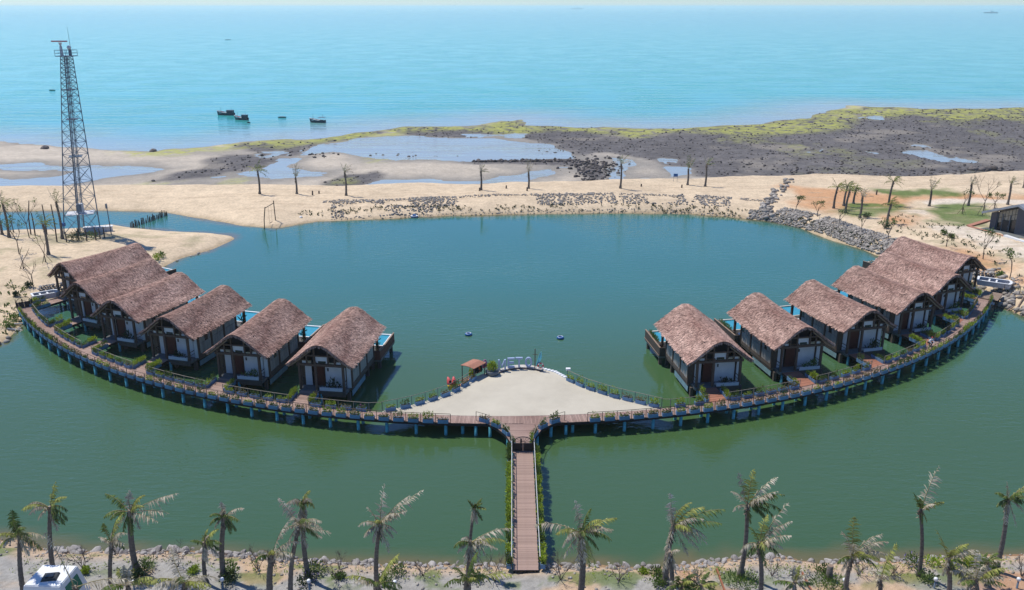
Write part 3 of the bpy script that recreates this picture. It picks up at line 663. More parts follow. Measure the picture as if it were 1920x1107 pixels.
# ------------------------------------------------------------------ cabins
ridge = [('L', -63.4, 115.9, 29.8), ('L', -56.9, 106.9, 24.5), ('L', -49.2, 99.8, 19.2), ('L', -40.5, 93.8, 15.2), ('L', -30.6, 88.1, 10.2), ('L', -20.7, 85.0, 8.1),
         ('R', 22.7, 86.1, -7.8), ('R', 33.2, 90.5, -11.2), ('R', 42.8, 96.1, -15.3), ('R', 51.9, 102.8, -19.2), ('R', 59.7, 110.3, -21.2), ('R', 66.3, 119.3, -24.5)]
PROF = [(0, 6.80), (.45, 6.72), (.95, 6.46), (1.5, 6.04), (2.1, 5.56), (2.8, 5.02), (3.2, 4.74), (3.58, 4.52)]
def rz_at(x):
    return float(np.interp(abs(x), [p[0] for p in PROF], [p[1] for p in PROF]))
RL = 12.35
def roof_meshes(seed):
    rng = random.Random(seed); m = MB(); xs_ = [-p[0] for p in PROF[::-1]] + [p[0] for p in PROF[1:]]; ny = 14; P = []; F = []; nx = len(xs_)
    for dz in (0, -.20):
        for j in range(ny + 1):
            yv = RL * j / ny; sag = -.10 * math.sin(math.pi * j / ny) + .10 * (abs(j / ny - .5) * 2) ** 3
            for x in xs_: P.append((x, yv, rz_at(x) + dz + sag * (1 - abs(x) / 7) - .08))
    o2 = (ny + 1) * nx
    for j in range(ny):
        for i in range(nx - 1):
            a_ = j * nx + i; F.append((a_, a_ + 1, a_ + nx + 1, a_ + nx)); b_ = a_ + o2; F.append((b_, b_ + nx, b_ + nx + 1, b_ + 1))
    for j in range(ny):
        for i in (0, nx - 1): a_ = j * nx + i; F.append((a_, a_ + nx, a_ + nx + o2, a_ + o2))
    for i in range(nx - 1):
        for j in (0, ny): a_ = j * nx + i; F.append((a_, a_ + 1, a_ + 1 + o2, a_ + o2))
    m.add(P, F); base = m.mesh('roof', thatch_base)
    # courses of palm thatch, each bundle a separate blade
    V = []; Q = []; sl = [0.0]
    for (x0, z0), (x1, z1) in zip(PROF, PROF[1:]): sl.append(sl[-1] + math.hypot(x1 - x0, z1 - z0))
    tot = sl[-1]; rows = 25
    for side in (-1, 1):
        for r_ in range(rows + 1):
            s0 = tot * r_ / rows; yv = -.12
            while yv < RL + .1:
                w_ = rng.uniform(.06, .17); ss = s0 - .08 + rng.uniform(-.06, .06); ln = rng.uniform(.28, .46)
                if rng.random() < .97:
                    pts = []
                    for k, s_ in enumerate((ss, ss + ln)):
                        s_c = max(s_, -.05); x = float(np.interp(s_c, sl, [p[0] for p in PROF])); z = float(np.interp(s_c, sl, [p[1] for p in PROF]))
                        if s_c > tot: x += (s_c - tot) * .80; z -= (s_c - tot) * .62
                        sag = -.10 * math.sin(math.pi * min(max(yv / RL, 0), 1)) + .10 * (abs(yv / RL - .5) * 2) ** 3
                        lift = (.015 if k == 0 else .065) + rng.uniform(-.012, .03); z += sag * (1 - abs(x) / 7) - .02
                        tl = math.hypot(.62, .78); nx_, nz_ = .62, .78
                        pts.append((side * (x + nx_ * lift), z + nz_ * lift))
                    b = len(V); sk = rng.uniform(-.07, .07)
                    V += [(pts[0][0], yv, pts[0][1]), (pts[0][0], yv + w_, pts[0][1]), (pts[1][0], yv + w_ * .85 + sk, pts[1][1]), (pts[1][0], yv + w_ * .15 + sk, pts[1][1])]
                    Q.append((b, b + 1, b + 2, b + 3))
                yv += w_ * rng.uniform(.72, .95)
    # ragged fringe along both gable edges
    for yv, dy in ((-.06, -1), (RL + .06, 1)):
        for side in (-1, 1):
            for k in range(70):
                s_ = tot * (k + rng.random()) / 70; x = float(np.interp(s_, sl, [p[0] for p in PROF])); z = float(np.interp(s_, sl, [p[1] for p in PROF])) + .08; b = len(V); w_ = rng.uniform(.05, .11); l_ = rng.uniform(.12, .34)
                V += [(side * x, yv, z), (side * (x + w_), yv, z - w_ * .7), (side * (x + w_ + .05), yv + dy * rng.uniform(.02, .14), z - w_ * .7 - l_), (side * (x + .03), yv + dy * rng.uniform(.02, .14), z - l_)]; Q.append((b, b + 1, b + 2, b + 3))
    return base, np_mesh('thatch', np.array(V), np.array(Q), thatch)
ROOFS = [roof_meshes(s) for s in (1, 2, 3)]
SHRUBS = [leafy(leafy(MB(), random.Random(300 + k), (0, 0, .28), (1.0, .26, .28), 90, .24, .5, .45), random.Random(310 + k), ((-.4, .5, .1)[k], .05, .5), (.4, .25, .35), 40, .28, .6, .4).mesh('shrub', (leaf_dark, leaf_mid, leaf_dark)[k]) for k in range(3)]
GRASSY = leafy(MB(), random.Random(330), (0, 0, .2), (.22, 2.0, .22), 300, .36, 1.3, .14).mesh('grass_strip', leaf_grass)
CANE = leafy(leafy(MB(), random.Random(340), (0, 0, .7), (.35, .35, .7), 60, .5, .9, .16), random.Random(341), (0, 0, 1.4), (.45, .45, .5), 40, .5, .6, .16).mesh('leaf_crown', leaf_dark)

def make_cabin(kind, seed):
    e = 1 if kind == 'L' else -1                # the terrace pool opens towards the middle of the lagoon
    t_ = thing('stilt_cabin', (0, 0, 0), '', 'cabin')
    base, straw = ROOFS[seed % 3]
    rf = put('roof', base, t_); put('thatch', straw, rf, 'stuff')
    # floor slab, ceiling beams
    MB().box((0, 5.9, 1.26), (6.0, 8.6, .28)).build('floor_slab', brown_concrete, t_)
    MB().box((.05, .92, 1.24), (5.3, 1.34, .32)).build('porch_floor', slab_grey, t_)
    MB().box((1.15, .22, 1.16), (3.1, .10, .62)).build('porch_fascia', brown_concrete, t_)
    # stilts
    for x in (-2.7, 0.0, 2.7):
        for yv in (1.2, 4.6, 8.0, 10.0):
            MB().box((x, yv, -.2), (.34, .34, 2.62)).build('stilt', brown_concrete, t_)
    for x in (-2.3, -.1): MB().lathe([(.15, -1.6), (.15, 1.1)], c=(x, .28, 0), n=10).build('pile', pile_blue, t_, True)
    for x in (-1, 1): MB().box((x * 2.93, 4.0, .66), (.06, 4.6, .62)).build('skirt_panel', skirt_blue, t_)
    # front posts and gable frame
    for x in (-2.45, -.62, 2.45):
        MB().box((x, .50, 3.05), (.24, .24, 3.30)).build('post', timber, t_)
        if abs(x) > 1: MB().box((x, 1.75, 3.0), (.20, .20, 3.2)).build('post', timber, t_)
    MB().box((0, .50, 4.36), (5.5, .22, .26)).build('tie_beam', timber, t_)
    MB().box((0, .50, 5.42), (3.5, .16, .16)).build('collar_beam', timber, t_)
    for x in (-1.55, -.70, .85, 1.60): MB().box((x, .49, (4.49 + rz_at(x) - .3) / 2), (.16, .15, rz_at(x) - .3 - 4.49)).build('gable_stud', timber, t_)
    for x in (-2.0, 2.0): MB().box((x, .50, 4.88), (1.05, .12, .12)).build('gable_rail', timber, t_)
    for s_ in (-1, 1):
        m = MB()
        for (x0, z0), (x1, z1) in zip(PROF[2:], PROF[3:]): m.bar((s_ * x0, .22, z0 - .36), (s_ * x1, .22, z1 - .36), .10, n=4)
        m.build('rafter', timber_light, t_)
    # gable infill
    MB().box((.08, .62, 4.96), (1.36, .06, .80)).build('gable_panel', white_wall, t_)
    MB().box((.12, .575, 4.66), (.86, .04, .26)).build('gable_window', dark_glass, t_)
    for x in (-1.9, 1.95): MB().box((x, .62, 4.65), (.44, .05, .36)).build('gable_panel', white_wall, t_)
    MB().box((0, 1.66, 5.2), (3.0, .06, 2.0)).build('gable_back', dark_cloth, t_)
    # recessed front wall with its door
    MB().box((-1.93, 1.72, 2.85), (.74, .10, 2.9)).build('front_wall', white_wall, t_)
    MB().box((1.15, 1.72, 2.85), (2.30, .10, 2.9)).build('front_wall', white_wall, t_)
    d_ = MB().box((-.72, 1.74, 2.62), (1.20, .08, 2.42)).build('door', door_red, t_)
    MB().box((-.26, 1.68, 2.55), (.04, .05, .30)).build('handle', lamp_black, d_)
    MB().box((.32, 1.64, 3.35), (.14, .08, .34)).build('wall_lamp', lamp_black, t_)
    MB().box((-.72, 1.73, 4.05), (1.3, .10, .5)).build('door_head', timber, t_)
    MB().box((2.70, 1.55, 2.85), (.45, .08, 2.9)).build('front_wall', white_wall, t_)
    MB().box((-2.72, 1.62, 2.85), (.42, .08, 2.9)).build('front_wall', timber, t_)
    # white planter trough with shrubs at the porch edge
    tr = MB().box((1.05, .26, 1.60), (2.55, .10, .46)).box((1.05, .86, 1.52), (2.55, .08, .26)).build('trough', white_wall, t_)
    s_ = put('shrub', SHRUBS[seed % 3], tr); s_.location = (1.15, .58, 1.62); s_.scale = (1.05, 1, .95 + .25 * (seed % 3))
    # porch side rail
    for x in (-2.45, 2.45):
        MB().bar((x, .6, 2.35), (x, 1.7, 2.35), .045, n=5).bar((x, .6, 1.95), (x, 1.7, 1.95), .03, n=5).build('porch_rail', timber, t_)
    # long side walls: framed bays of pale panels
    for sx in (-1, 1):
        x = sx * 2.98
        for yv in (1.72, 4.35, 7.0, 9.65): MB().box((x, yv, 3.0), (.22, .24, 3.25)).build('wall_post', timber, t_)
        MB().box((x, 5.7, 1.62), (.16, 7.9, .44)).build('wall_sill', brown_concrete, t_)
        MB().box((x, 5.7, 4.52), (.14, 7.9, .20)).build('wall_plate', timber, t_)
        for b_, yb in enumerate((1.84, 4.47, 7.12)):
            for k in range(4):
                wd = (2.39 - .06) / 4; yc = yb + .03 + wd * (k + .5)
                if (b_ == 0 and k == 2) or (b_ == 2 and k == 3 and kind == 'R'):
                    MB().box((x, yc, 2.45), (.07, wd - .05, 1.2)).build('wall_panel', panel_grey, t_)
                    wn = MB().box((x, yc, 3.68), (.06, wd - .05, 1.1)).build('window', dark_glass, t_)
                    MB().box((x + sx * .045, yc, 4.21), (.04, wd, .06)).box((x + sx * .045, yc, 3.13), (.04, wd, .06)).build('frame', timber, wn)
                else:
                    MB().box((x, yc, 2.45), (.07, wd - .05, 1.22)).build('wall_panel', panel_grey, t_)
                    MB().box((x, yc, 3.75), (.07, wd - .05, 1.26)).build('wall_panel', panel_grey, t_)
            MB().box((x - sx * .05, yb + 1.195, 3.1), (.05, 2.36, 2.6)).build('wall_back', timber, t_)
    MB().box((0, 9.72, 3.0), (5.7, .10, 3.2)).build('rear_wall', white_wall, t_)
    # rear terrace
    tx0, tx1, ty0, ty1 = -3.55, 3.75, 9.9, 16.0
    if e < 0: tx0, tx1 = -3.75, 3.55
    MB().box(((tx0 + tx1) / 2, (ty0 + ty1) / 2, 1.16), (tx1 - tx0, ty1 - ty0, .34)).build('terrace_slab', slab_grey, t_)
    MB().box(((tx0 + tx1) / 2, (ty0 + 12.2) / 2, 1.36), (tx1 - tx0 - .3, 12.2 - ty0 - .1, .06)).build('terrace_floor', terrace_floor, t_)
    for x in (tx0 + .35, tx1 - .35):
        for yv in (10.5, 15.5): MB().box((x, yv, -.3), (.36, .36, 2.56)).build('stilt', brown_concrete, t_)
    pm = parapet_red if kind == 'L' else parapet_dark; xo = tx1 if e > 0 else tx0; xi = tx0 if e > 0 else tx1
    MB().box((xo - e * .06, (ty0 + ty1) / 2, 1.83), (.12, ty1 - ty0, 1.08)).build('parapet', pm, t_)
    MB().box((xi + e * .06, (ty0 + ty1) / 2, 1.83), (.12, ty1 - ty0, 1.08)).build('parapet', pm, t_)
    MB().box((xo - e * .50, ty0 - .06, 1.83), (.95, .12, 1.08)).build('parapet', pm, t_)
    MB().box((xo - e * .06, (ty0 + ty1) / 2, 2.395), (.18, ty1 - ty0 + .1, .05)).build('coping', timber_light, t_)
    # plunge pool with pale rim
    pw = MB().box(((tx0 + tx1) / 2, 14.1, 2.02), (tx1 - tx0 - .8, 3.3, .10)).build('pool_water', pool_tile, t_)
    MB().box(((tx0 + tx1) / 2, 12.32, 1.76), (tx1 - tx0 - .3, .20, .72)).box(((tx0 + tx1) / 2, 15.86, 1.80), (tx1 - tx0 - .3, .24, .8)).box((tx0 + .28, 14.09, 1.80), (.28, 3.34, .8)).box((tx1 - .28, 14.09, 1.80), (.28, 3.34, .8)).build('pool_rim', terrace_floor if kind == 'R' else white_paint, t_)
    MB().box((e * 2.75, 12.0, 2.9), (.26, .26, 3.2)).build('post', timber, t_)
    if kind == 'L':
        pot = MB().lathe([(.22, 1.38), (.30, 1.75), (.26, 1.8)], c=(e * 2.95, 11.2, 0), n=12).build('pot', soil, t_, True)
        c_ = put('leaf_crown', CANE, pot); c_.location = (e * 2.95, 11.2, 1.75)
        MB().box((e * 1.7, 11.3, 1.62), (.7, .7, .45)).build('lounge_seat', white_paint, t_)
    else:
        g_ = put('grass_strip', GRASSY, t_); g_.location = (xo - e * .36, 13.3, 2.32)
        MB().box((xo - e * .36, 13.3, 2.14), (.42, 4.6, .40)).build('trough', parapet_dark, t_)
        MB().box((e * 2.2, 11.2, 1.7), (.6, .9, .5)).build('lounge_seat', white_paint, t_)
    MB().box((xo + e * .06, (ty0 + ty1) / 2, 1.36), (.06, ty1 - ty0, .07)).build('ledge', timber_light, t_)
    return t_
order = ['outermost', 'second from outer end', 'third from outer end', 'third from plaza', 'second from plaza', 'nearest plaza']
extra = {('L', 0): 'below the lattice tower', ('L', 1): 'roof touching the first', ('L', 5): 'with a blue pool behind', ('R', 0): 'beside open green water', ('R', 5): 'next to the white tank'}
PROTO = {}; CABINS = []; cnt = {'L': 0, 'R': 0}
for kind, x, yv, h in ridge:
    n = cnt[kind]; cnt[kind] += 1
    key = (kind, n % 3)
    if key not in PROTO: c_ = PROTO[key] = make_cabin(kind, n)
    else: c_ = copy_tree(PROTO[key])
    c_.location = (x, yv, 0); c_.rotation_euler = (0, 0, R(-h))
    i = n if kind == 'L' else 5 - n
    ex = extra.get((kind, n), '')
    lab = f"thatched stilt cabin {order[i]} on the {'left' if kind == 'L' else 'right'} arm" + (', ' + ex if ex else '')
    c_['label'] = lab; c_['group'] = 'thatched cabins along the boardwalk'; CABINS.append(c_)
def loc2w(i, x, yv, z=DZ):
    k, cx_, cy_, h = ridge[i]; a_ = R(-h); return Vector((cx_ + x * math.cos(a_) - yv * math.sin(a_), cy_ + x * math.sin(a_) + yv * math.cos(a_), z))

# access decks from the walk to every porch, with rails and planters
stub_ang = []
names = ['outermost left cabin', 'second left cabin', 'third left cabin', 'fourth left cabin', 'fifth left cabin', 'innermost left cabin', 'innermost right cabin', 'second right cabin', 'third right cabin', 'fourth right cabin', 'fifth right cabin', 'outermost right cabin']
for i in range(12):
    def hit(x):
        y0 = .2
        for _ in range(400):
            p = loc2w(i, x, y0)
            if math.hypot(p.x - BC[0], p.y - BC[1]) > RI - .02: break
            y0 -= .02
        return y0
    xl, xr = -2.32, -.28; yl, yr = hit(xl), hit(xr); n = max(4, int((.2 - min(yl, yr)) / .145)); m = MB()
    for k in range(n):
        fa, fb = k / n, (k + .88) / n; z = DZ - .004 + random.uniform(-.005, .005)
        q = [loc2w(i, xl, yl + (.2 - yl) * fa, z), loc2w(i, xr, yr + (.2 - yr) * fa, z), loc2w(i, xr, yr + (.2 - yr) * fb, z), loc2w(i, xl, yl + (.2 - yl) * fb, z)]
        m.add(q + [p - Vector((0, 0, .05)) for p in q], [(0, 1, 2, 3), (0, 4, 5, 1), (1, 5, 6, 2), (2, 6, 7, 3), (3, 7, 4, 0)])
    st_ = thing('access_deck', loc2w(i, -1.3, -1, 1.3), f'short plank deck leading from the boardwalk to the porch of the {names[i]}', 'deck', 'access decks to the cabins')
    child(m.build('planks', deck_red if i > 5 else deck_wood, kind='stuff'), st_)
    q = [loc2w(i, xl, yl, 1.1), loc2w(i, xr, yr, 1.1), loc2w(i, xr, .15, 1.1), loc2w(i, xl, .15, 1.1)]
    child(MB().prism([(p.x, p.y) for p in q], 1.08, 1.34).build('beam', fascia), st_)
    stub_ang.append((ang_of(loc2w(i, xl, yl)), ang_of(loc2w(i, xr, yr))))
    for x, yy, w_ in ((xl - .22, yl, 'left'), (xr + .22, yr, 'right')):
        ln = .1 - yy; nb = 2 if ln > 2.2 else 1
        for k in range(nb):
            yc = yy + .62 + k * 1.15
            planter(loc2w(i, x, yc, 1.34), R(-ridge[i][3] + 90), f"blue planter {'at porch end' if k else 'at walk end'}, {w_} side of {names[i]} deck", 'planters on the access decks', big=random.random() < .5)
# inner rails between the access decks
def inner_rail(a0, a1, word, step=1.06):
    n = max(1, int((a1 - a0) / step)); st_ = (a1 - a0) / n; pts = [bp(a0 + st_ * k, RI + .02) for k in range(n + 1)]
    railing(pts, f'pale inner handrail of the boardwalk {word}', rail_wood, rail_wood, .95)
    for k in range(n):
        pa = a0 + st_ * (k + .5)
        planter(bp(pa, RI + .03, DZ - .03), R(pa + 180), f'blue planter, {ordinal(k + 1)} from left, inner rail {word}', f'planters on the inner rail {word}')
for i in range(11):
    if i == 5: continue
    inner_rail(stub_ang[i][1] + .1, stub_ang[i + 1][0] - .1, f'between {names[i]} and {names[i + 1]}')
inner_rail(-54.4, stub_ang[0][0] - .1, 'left of outermost left cabin')
inner_rail(stub_ang[5][1] + .1, -9.6, 'between plaza and left cabin nearest it')
inner_rail(12.7, stub_ang[6][0] - .1, 'between plaza and right cabin nearest it')
inner_rail(stub_ang[11][1] + .1, 58.0, 'right of outermost right cabin')

# ------------------------------------------------------------------ plaza
top = [(-13.4, 80.45), (-11.14, 81.41), (-9.05, 82.82), (-6.91, 84.54), (-5.3, 86.89), (-4.21, 88.9), (-3.3, 89.9), (-1.9, 90.5), (-.2, 91.4), (1.54, 91.8), (3.37, 91.3), (4.89, 90.4), (6.23, 88.47), (8.19, 86.19), (10.88, 84.01), (13.52, 82.44), (15.6, 81.25)]
arc = [tuple(bp(12.0 - (20.6) * k / 24, RI - .02)[:2]) for k in range(25)]
pz = thing('plaza', (1, 85, 0), 'pale concrete plaza shaped like a fan in front of the curved boardwalk', 'plaza')
child(MB().prism(top[::-1] + arc[::-1], 1.08, DZ + .006).build('paving', plaza), pz)
for x, yv in ((-5, 82), (0, 82), (5, 82), (10, 82), (-3, 86), (1, 86), (5, 86), (1, 90), (3.4, 90), (-9, 81.6), (-1, 89.5)):
    o = put('pile', pile_me); o.location = (x, yv, -.02); child(o, pz)
m_e = MB().ellipsoid((0, 0, 0), (.26, .22, .16), 10, 6).mesh('edge_stone', white_paint, True)
e0 = [Vector(p) for p in top[10:13]]; L_ = (e0[1] - e0[0]).length; L2 = (e0[2] - e0[1]).length; s_ = .1
while s_ < L_ + L2 - .1:
    p = e0[0].lerp(e0[1], s_ / L_) if s_ < L_ else e0[1].lerp(e0[2], (s_ - L_) / L2)
    o = put('edge_stone', m_e); o.location = (p.x + .06, p.y + .06, DZ + .02); child(o, pz); s_ += .44
def plaza_rail(P, word):
    P = [Vector(p) for p in P]; seg = [0]
    for a_, b_ in zip(P, P[1:]): seg.append(seg[-1] + (b_ - a_).length)
    def q(s):
        for k in range(len(P) - 1):
            if s <= seg[k + 1] or k == len(P) - 2:
                f = (s - seg[k]) / (seg[k + 1] - seg[k]); return P[k].lerp(P[k + 1], f), (P[k + 1] - P[k]).normalized()
    n = 8; pts = [q(seg[-1] * k / n)[0] for k in range(n + 1)]
    railing(pts, f'thin pale railing along the {word} edge of the plaza', steel_dark, rail_wood, 1.05)
    for k in range(n):
        p, d = q(seg[-1] * (k + .5) / n); nr = Vector((d.y, -d.x)); 
        planter((p.x + nr.x * .26, p.y + nr.y * .26, DZ + .01), math.atan2(d.y, d.x), f'blue planter, {ordinal(k + 1)} from the left along the {word} edge of the plaza', f'planters along the {word} edge of the plaza')
plaza_rail(top[0:6], 'left'); plaza_rail(top[12:17], 'right')
railing([bp(-9.6, RI + .05), Vector((-13.4, 80.45, 0))], 'short rail joining the plaza to the inner handrail on the left', steel_dark, rail_wood, .98)
railing([Vector((15.6, 81.25, 0)), bp(12.7, RI + .05)], 'short rail joining the plaza to the inner handrail on the right', steel_dark, rail_wood, .98)
MB_ = MB().box((0, 0, 0), (.5, .4, .22)).build('lamp_block', white_paint); MB_.location = (6.3, 88.75, DZ + 1.08); tag(MB_, 'small white lamp box on the first post of the right plaza rail', 'lamp')

# letter sign on its curved step
sg = thing('letter_sign', (.6, 91.0, DZ), 'row of four large blue grey letters reading METO on the plaza tip', 'sign')
def letter(ch, w_=.78, h_=1.08, s=.17, dp=.20):
    m = MB(); b = lambda x0, x1, z0, z1: m.box(((x0 + x1) / 2, 0, (z0 + z1) / 2), (x1 - x0, dp, z1 - z0))
    if ch == 'T': b(-w_ / 2, w_ / 2, h_ - s, h_); b(-s / 2 - .01, s / 2 + .01, 0, h_ - s)
    if ch == 'E':
        b(-w_ / 2, -w_ / 2 + s, 0, h_); b(-w_ / 2 + s, w_ / 2, 0, s); b(-w_ / 2 + s, w_ / 2, h_ - s, h_); b(-w_ / 2 + s, w_ / 2 - .08, h_ / 2 - s / 2, h_ / 2 + s / 2)
    if ch == 'M':
        w_ = .86; s = .17; b(-w_ / 2, -w_ / 2 + s, 0, h_); b(w_ / 2 - s, w_ / 2, 0, h_)
        for sx in (-1, 1):
            P = []
            for yv in (-dp / 2 + .004, dp / 2 - .004): P += [(sx * (w_ / 2 - s), yv, h_), (sx * (w_ / 2 - s), yv, h_ - .30), (0, yv, .10), (0, yv, .46)]
            m.add(P, [(0, 1, 2, 3), (7, 6, 5, 4), (0, 4, 5, 1), (1, 5, 6, 2), (2, 6, 7, 3), (3, 7, 4, 0)])
    if ch == 'O':
        n = 24; P = []; F = []
        for i in range(n):
            t = 2 * math.pi * i / n; c_, s2 = math.cos(t), math.sin(t)
            for yv in (-dp / 2, dp / 2): P += [(w_ / 2 * 1.04 * c_, yv, h_ / 2 + h_ / 2 * s2), ((w_ / 2 - s) * c_, yv, h_ / 2 + (h_ / 2 - s) * s2)]
        for i in range(n):
            a_, b_ = i * 4, ((i + 1) % n) * 4
            F += [(a_, b_, b_ + 1, a_ + 1), (a_ + 2, a_ + 3, b_ + 3, b_ + 2), (a_, a_ + 2, b_ + 2, b_), (a_ + 1, b_ + 1, b_ + 3, a_ + 3)]
        m.add(P, F)
    return m
for ch, px, py, rot in (('M', 941.3, 693, .12), ('E', 958.2, 689.5, .10), ('T', 973.3, 688.6, 0), ('O', 991, 688.3, -.10)):
    o = letter(ch).build('letter', letter_blue); p = at(px, py, DZ + .22); o.location = p; o.rotation_euler.z = rot; o.scale = (1.04, 1.3, 1.12); child(o, sg)
m = MB(); P = [at(936, 700, DZ), at(950, 695.5, DZ), at(965, 692.5, DZ), at(980, 691.8, DZ), at(997, 693, DZ), at(1018, 697, DZ)]; F = []; V = []
for p in P:
    for dy, z in ((0, DZ), (0, DZ + .2), (.75, DZ + .2), (.75, DZ)): V.append((p.x, p.y + dy, z))
for k in range(len(P) - 1): F += [(k * 4 + j, k * 4 + (j + 1) % 4, k * 4 + 4 + (j + 1) % 4, k * 4 + 4 + j) for j in range(4)]
F += [(3, 2, 1, 0), (20, 21, 22, 23)]; child(m.add(V, F).build('step', terrace_floor), sg)
m = MB().tube([Vector((p.x, p.y - .05, DZ + .06)) for p in P], .06, 5); child(m.build('step_edge', rail_dark), sg)
o = MB().bar((0, 0, 0), (0, 0, 2.4), .06, .05).bar((-.28, 0, 1.75), (.3, 0, 1.7), .035).build('signal_post', timber); p = at(1003, 691, DZ + .2); o.location = p; tag(o, 'dark wooden post with short cross arm beside the letter O', 'post')
fo = thing('beach_flag', (p.x + .12, p.y - .2, DZ + .2), 'slanted turquoise feather flag beside the dark post', 'flag')
MB().bar((0, 0, 0), (.55, 0, 2.15), .02).build('flag_pole', steel, fo)
V = []; F = []
for k in range(9):
    f = k / 8; z = .45 + 1.65 * f; x = .13 + .42 * f; w_ = .34 * math.sin(math.pi * min(1, .25 + f * .75)) + .08; V += [(x - .05 - .3 * w_, .03 * math.sin(k), z), (x + w_ * .7, .06 * math.sin(k * 1.3) + .03, z + .1)]
for k in range(8): F.append((k * 2, k * 2 + 1, k * 2 + 3, k * 2 + 2))
MB().add(V, F).build('flag_cloth', flag_cyan, fo)
p = at(1013.5, 693, DZ + .2); lr = thing('life_ring', p, 'red life ring with white bands on a low stand at the plaza tip', 'life ring')
MB().torus((0, 0, .48), .29, .085, 'Y').build('ring', red_paint, lr, True)
for k in range(4):
    a_ = math.pi / 4 + k * math.pi / 2; MB().box((.29 * math.cos(a_), 0, .48 + .29 * math.sin(a_)), (.12, .19, .19), ry=-a_).build('band', white_paint, lr)
MB().bar((-.2, .1, 0), (-.2, .1, .5), .025).bar((.2, .1, 0), (.2, .1, .5), .025).build('stand', timber, lr)
p = at(923, 702, DZ + .01); pt = thing('round_planter', p, 'large round grey planter with dense green bush left of the letters', 'planter')
MB().lathe([(.70, 0), (.76, .30), (.76, .52), (.68, .52), (.66, .44)], n=24).build('tub', mat('tub_grey', (.16, .185, .21), .8, scale=3), pt, True)
leafy(leafy(MB(), random.Random(8), (0, 0, .95), (.62, .58, .48), 460, .26, .6, .35), random.Random(9), (0, 0, 1.35), (.35, .35, .35), 70, .3, .9, .3).build('bush', leaf_lime, pt)
p = at(939, 698, DZ + .01); o = leafy(MB(), random.Random(10), (0, 0, .18), (.2, .2, .2), 60, .12).build('flower_clump', flower_violet); o.location = p; tag(o, 'small violet flower clump at the foot of the letter M', 'flowers')

# roofed pontoon boat moored at the plaza edge
c0, c1, c2, c3 = at(863.5, 685.5, 2.75), at(887, 671, 2.95), at(911, 678, 2.75), at(888, 692.5, 2.75)
po = thing('pontoon_boat', ((c0.x + c2.x) / 2, (c0.y + c2.y) / 2, 0), 'small wooden pontoon boat with flat orange brown roof beside the plaza', 'boat')
V = [c0, c3, c2, c1 - Vector((0, 0, .2))]; mid = (c0 + c2) / 2
roof = MB()
u = (c3 - c0); v = (c1 - c0); v.z = u.z = 0; nb = 14
for k in range(nb):
    a_, b_ = k / nb, (k + .9) / nb; z = 2.78 + .10 * math.sin(math.pi * (k + .5) / nb)
    q = [c0 + u * a_, c0 + u * b_, c0 + u * b_ + v, c0 + u * a_ + v]; q = [Vector((p.x, p.y, z)) for p in q]
    roof.add(q + [p - Vector((0, 0, .06)) for p in q], [(0, 1, 2, 3), (7, 6, 5, 4), (0, 4, 5, 1), (1, 5, 6, 2), (2, 6, 7, 3), (3, 7, 4, 0)])
child(roof.build('roof', orange_wood, kind='stuff'), po)
for fa, fb in ((.06, .06), (.94, .06), (.06, .94), (.94, .94)):
    p = c0 + u * fa + v * fb; child(MB().bar((p.x, p.y, .45), (p.x, p.y, 2.72), .055).build('post', timber), po)
q = [c0 + u * -.05 + v * -.25, c0 + u * 1.05 + v * -.25, c0 + u * 1.05 + v * 1.1, c0 + u * -.05 + v * 1.1]
child(MB().prism([(p.x, p.y) for p in q], .12, .48).build('deck', orange_wood), po)
for f in (.02, .98):
    a_ = c0 + u * f - v * .2; b_ = c0 + u * f + v * 1.05; child(MB().bar((a_.x, a_.y, .95), (b_.x, b_.y, .95), .05).build('side_rail', orange_wood), po)
    p0 = c0 + u * (f * .8 + .1) + v * .1; p1 = c0 + u * (f * .8 + .1) + v * .9; child(MB().box(((p0.x + p1.x) / 2, (p0.y + p1.y) / 2, .72), ((p1 - p0).length, .4, .12), rz=math.atan2(v.y, v.x)).build('bench', orange_wood), po)
def jacket(loc, m_, label, rz=0):
    t_ = thing('life_vest', loc, label, 'life vest', None, rz); t_.scale = (1.35, 1.35, 1.35)
    for sx in (-1, 1): MB().ellipsoid((sx * .13, 0, .3), (.13, .09, .32), 8, 6).build('front_panel', m_, t_, True)
    MB().torus((0, 0, .62), .12, .05, 'Y', 12, 6).build('collar', m_, t_, True); MB().box((0, -.09, .25), (.5, .02, .05)).build('strap', dark_cloth, t_)
p = at(884, 706, DZ); jacket((p.x, p.y - .1, DZ + .12), yellow, 'bright yellow life vest hanging on the plaza rail beside the pontoon', .4)
for k, (px, py, mm, lb) in enumerate(((893, 701, dark_cloth, 'dark life vest hung on the plaza rail right of the yellow vest'), (899.5, 698, dark_cloth, 'dark life vest nearest the round planter'), (896, 699.5, mat('orange_cloth', (.62, .16, .04), .8), 'orange life vest between two dark vests on the plaza rail'), (909, 690, flower_pink, 'pink life vest at the pontoon stern behind the round planter'))):
    p = at(px, py, DZ); jacket((p.x, p.y - .1, DZ + .02), mm, lb, .5)
def kayak(loc, rz, tilt, mm, label, m2):
    t_ = thing('kayak', loc, label, 'kayak', None, rz); P = []; n = 9; R_ = []
    for k in range(n): f = k / (n - 1); P.append((0, .25 * math.sin(math.pi * f) * -1 + tilt * f, .1 + 1.45 * f)); R_.append(.05 + .24 * math.sin(math.pi * f) ** .7)
    MB().tube(P[:5], R_[:5], 10).build('hull_lower', m2, t_, True); MB().tube(P[4:], R_[4:], 10).build('hull_upper', mm, t_, True)
    MB().box((0, -.38 + tilt * .5, 1.05), (.22, .10, .6)).build('cockpit', dark_cloth, t_)
p = at(843, 729, DZ); kayak((p.x, p.y + .35, DZ - .5), .5, .5, kayak_red, 'red topped kayak with yellow end stood upright behind the plaza rail', kayak_yellow)
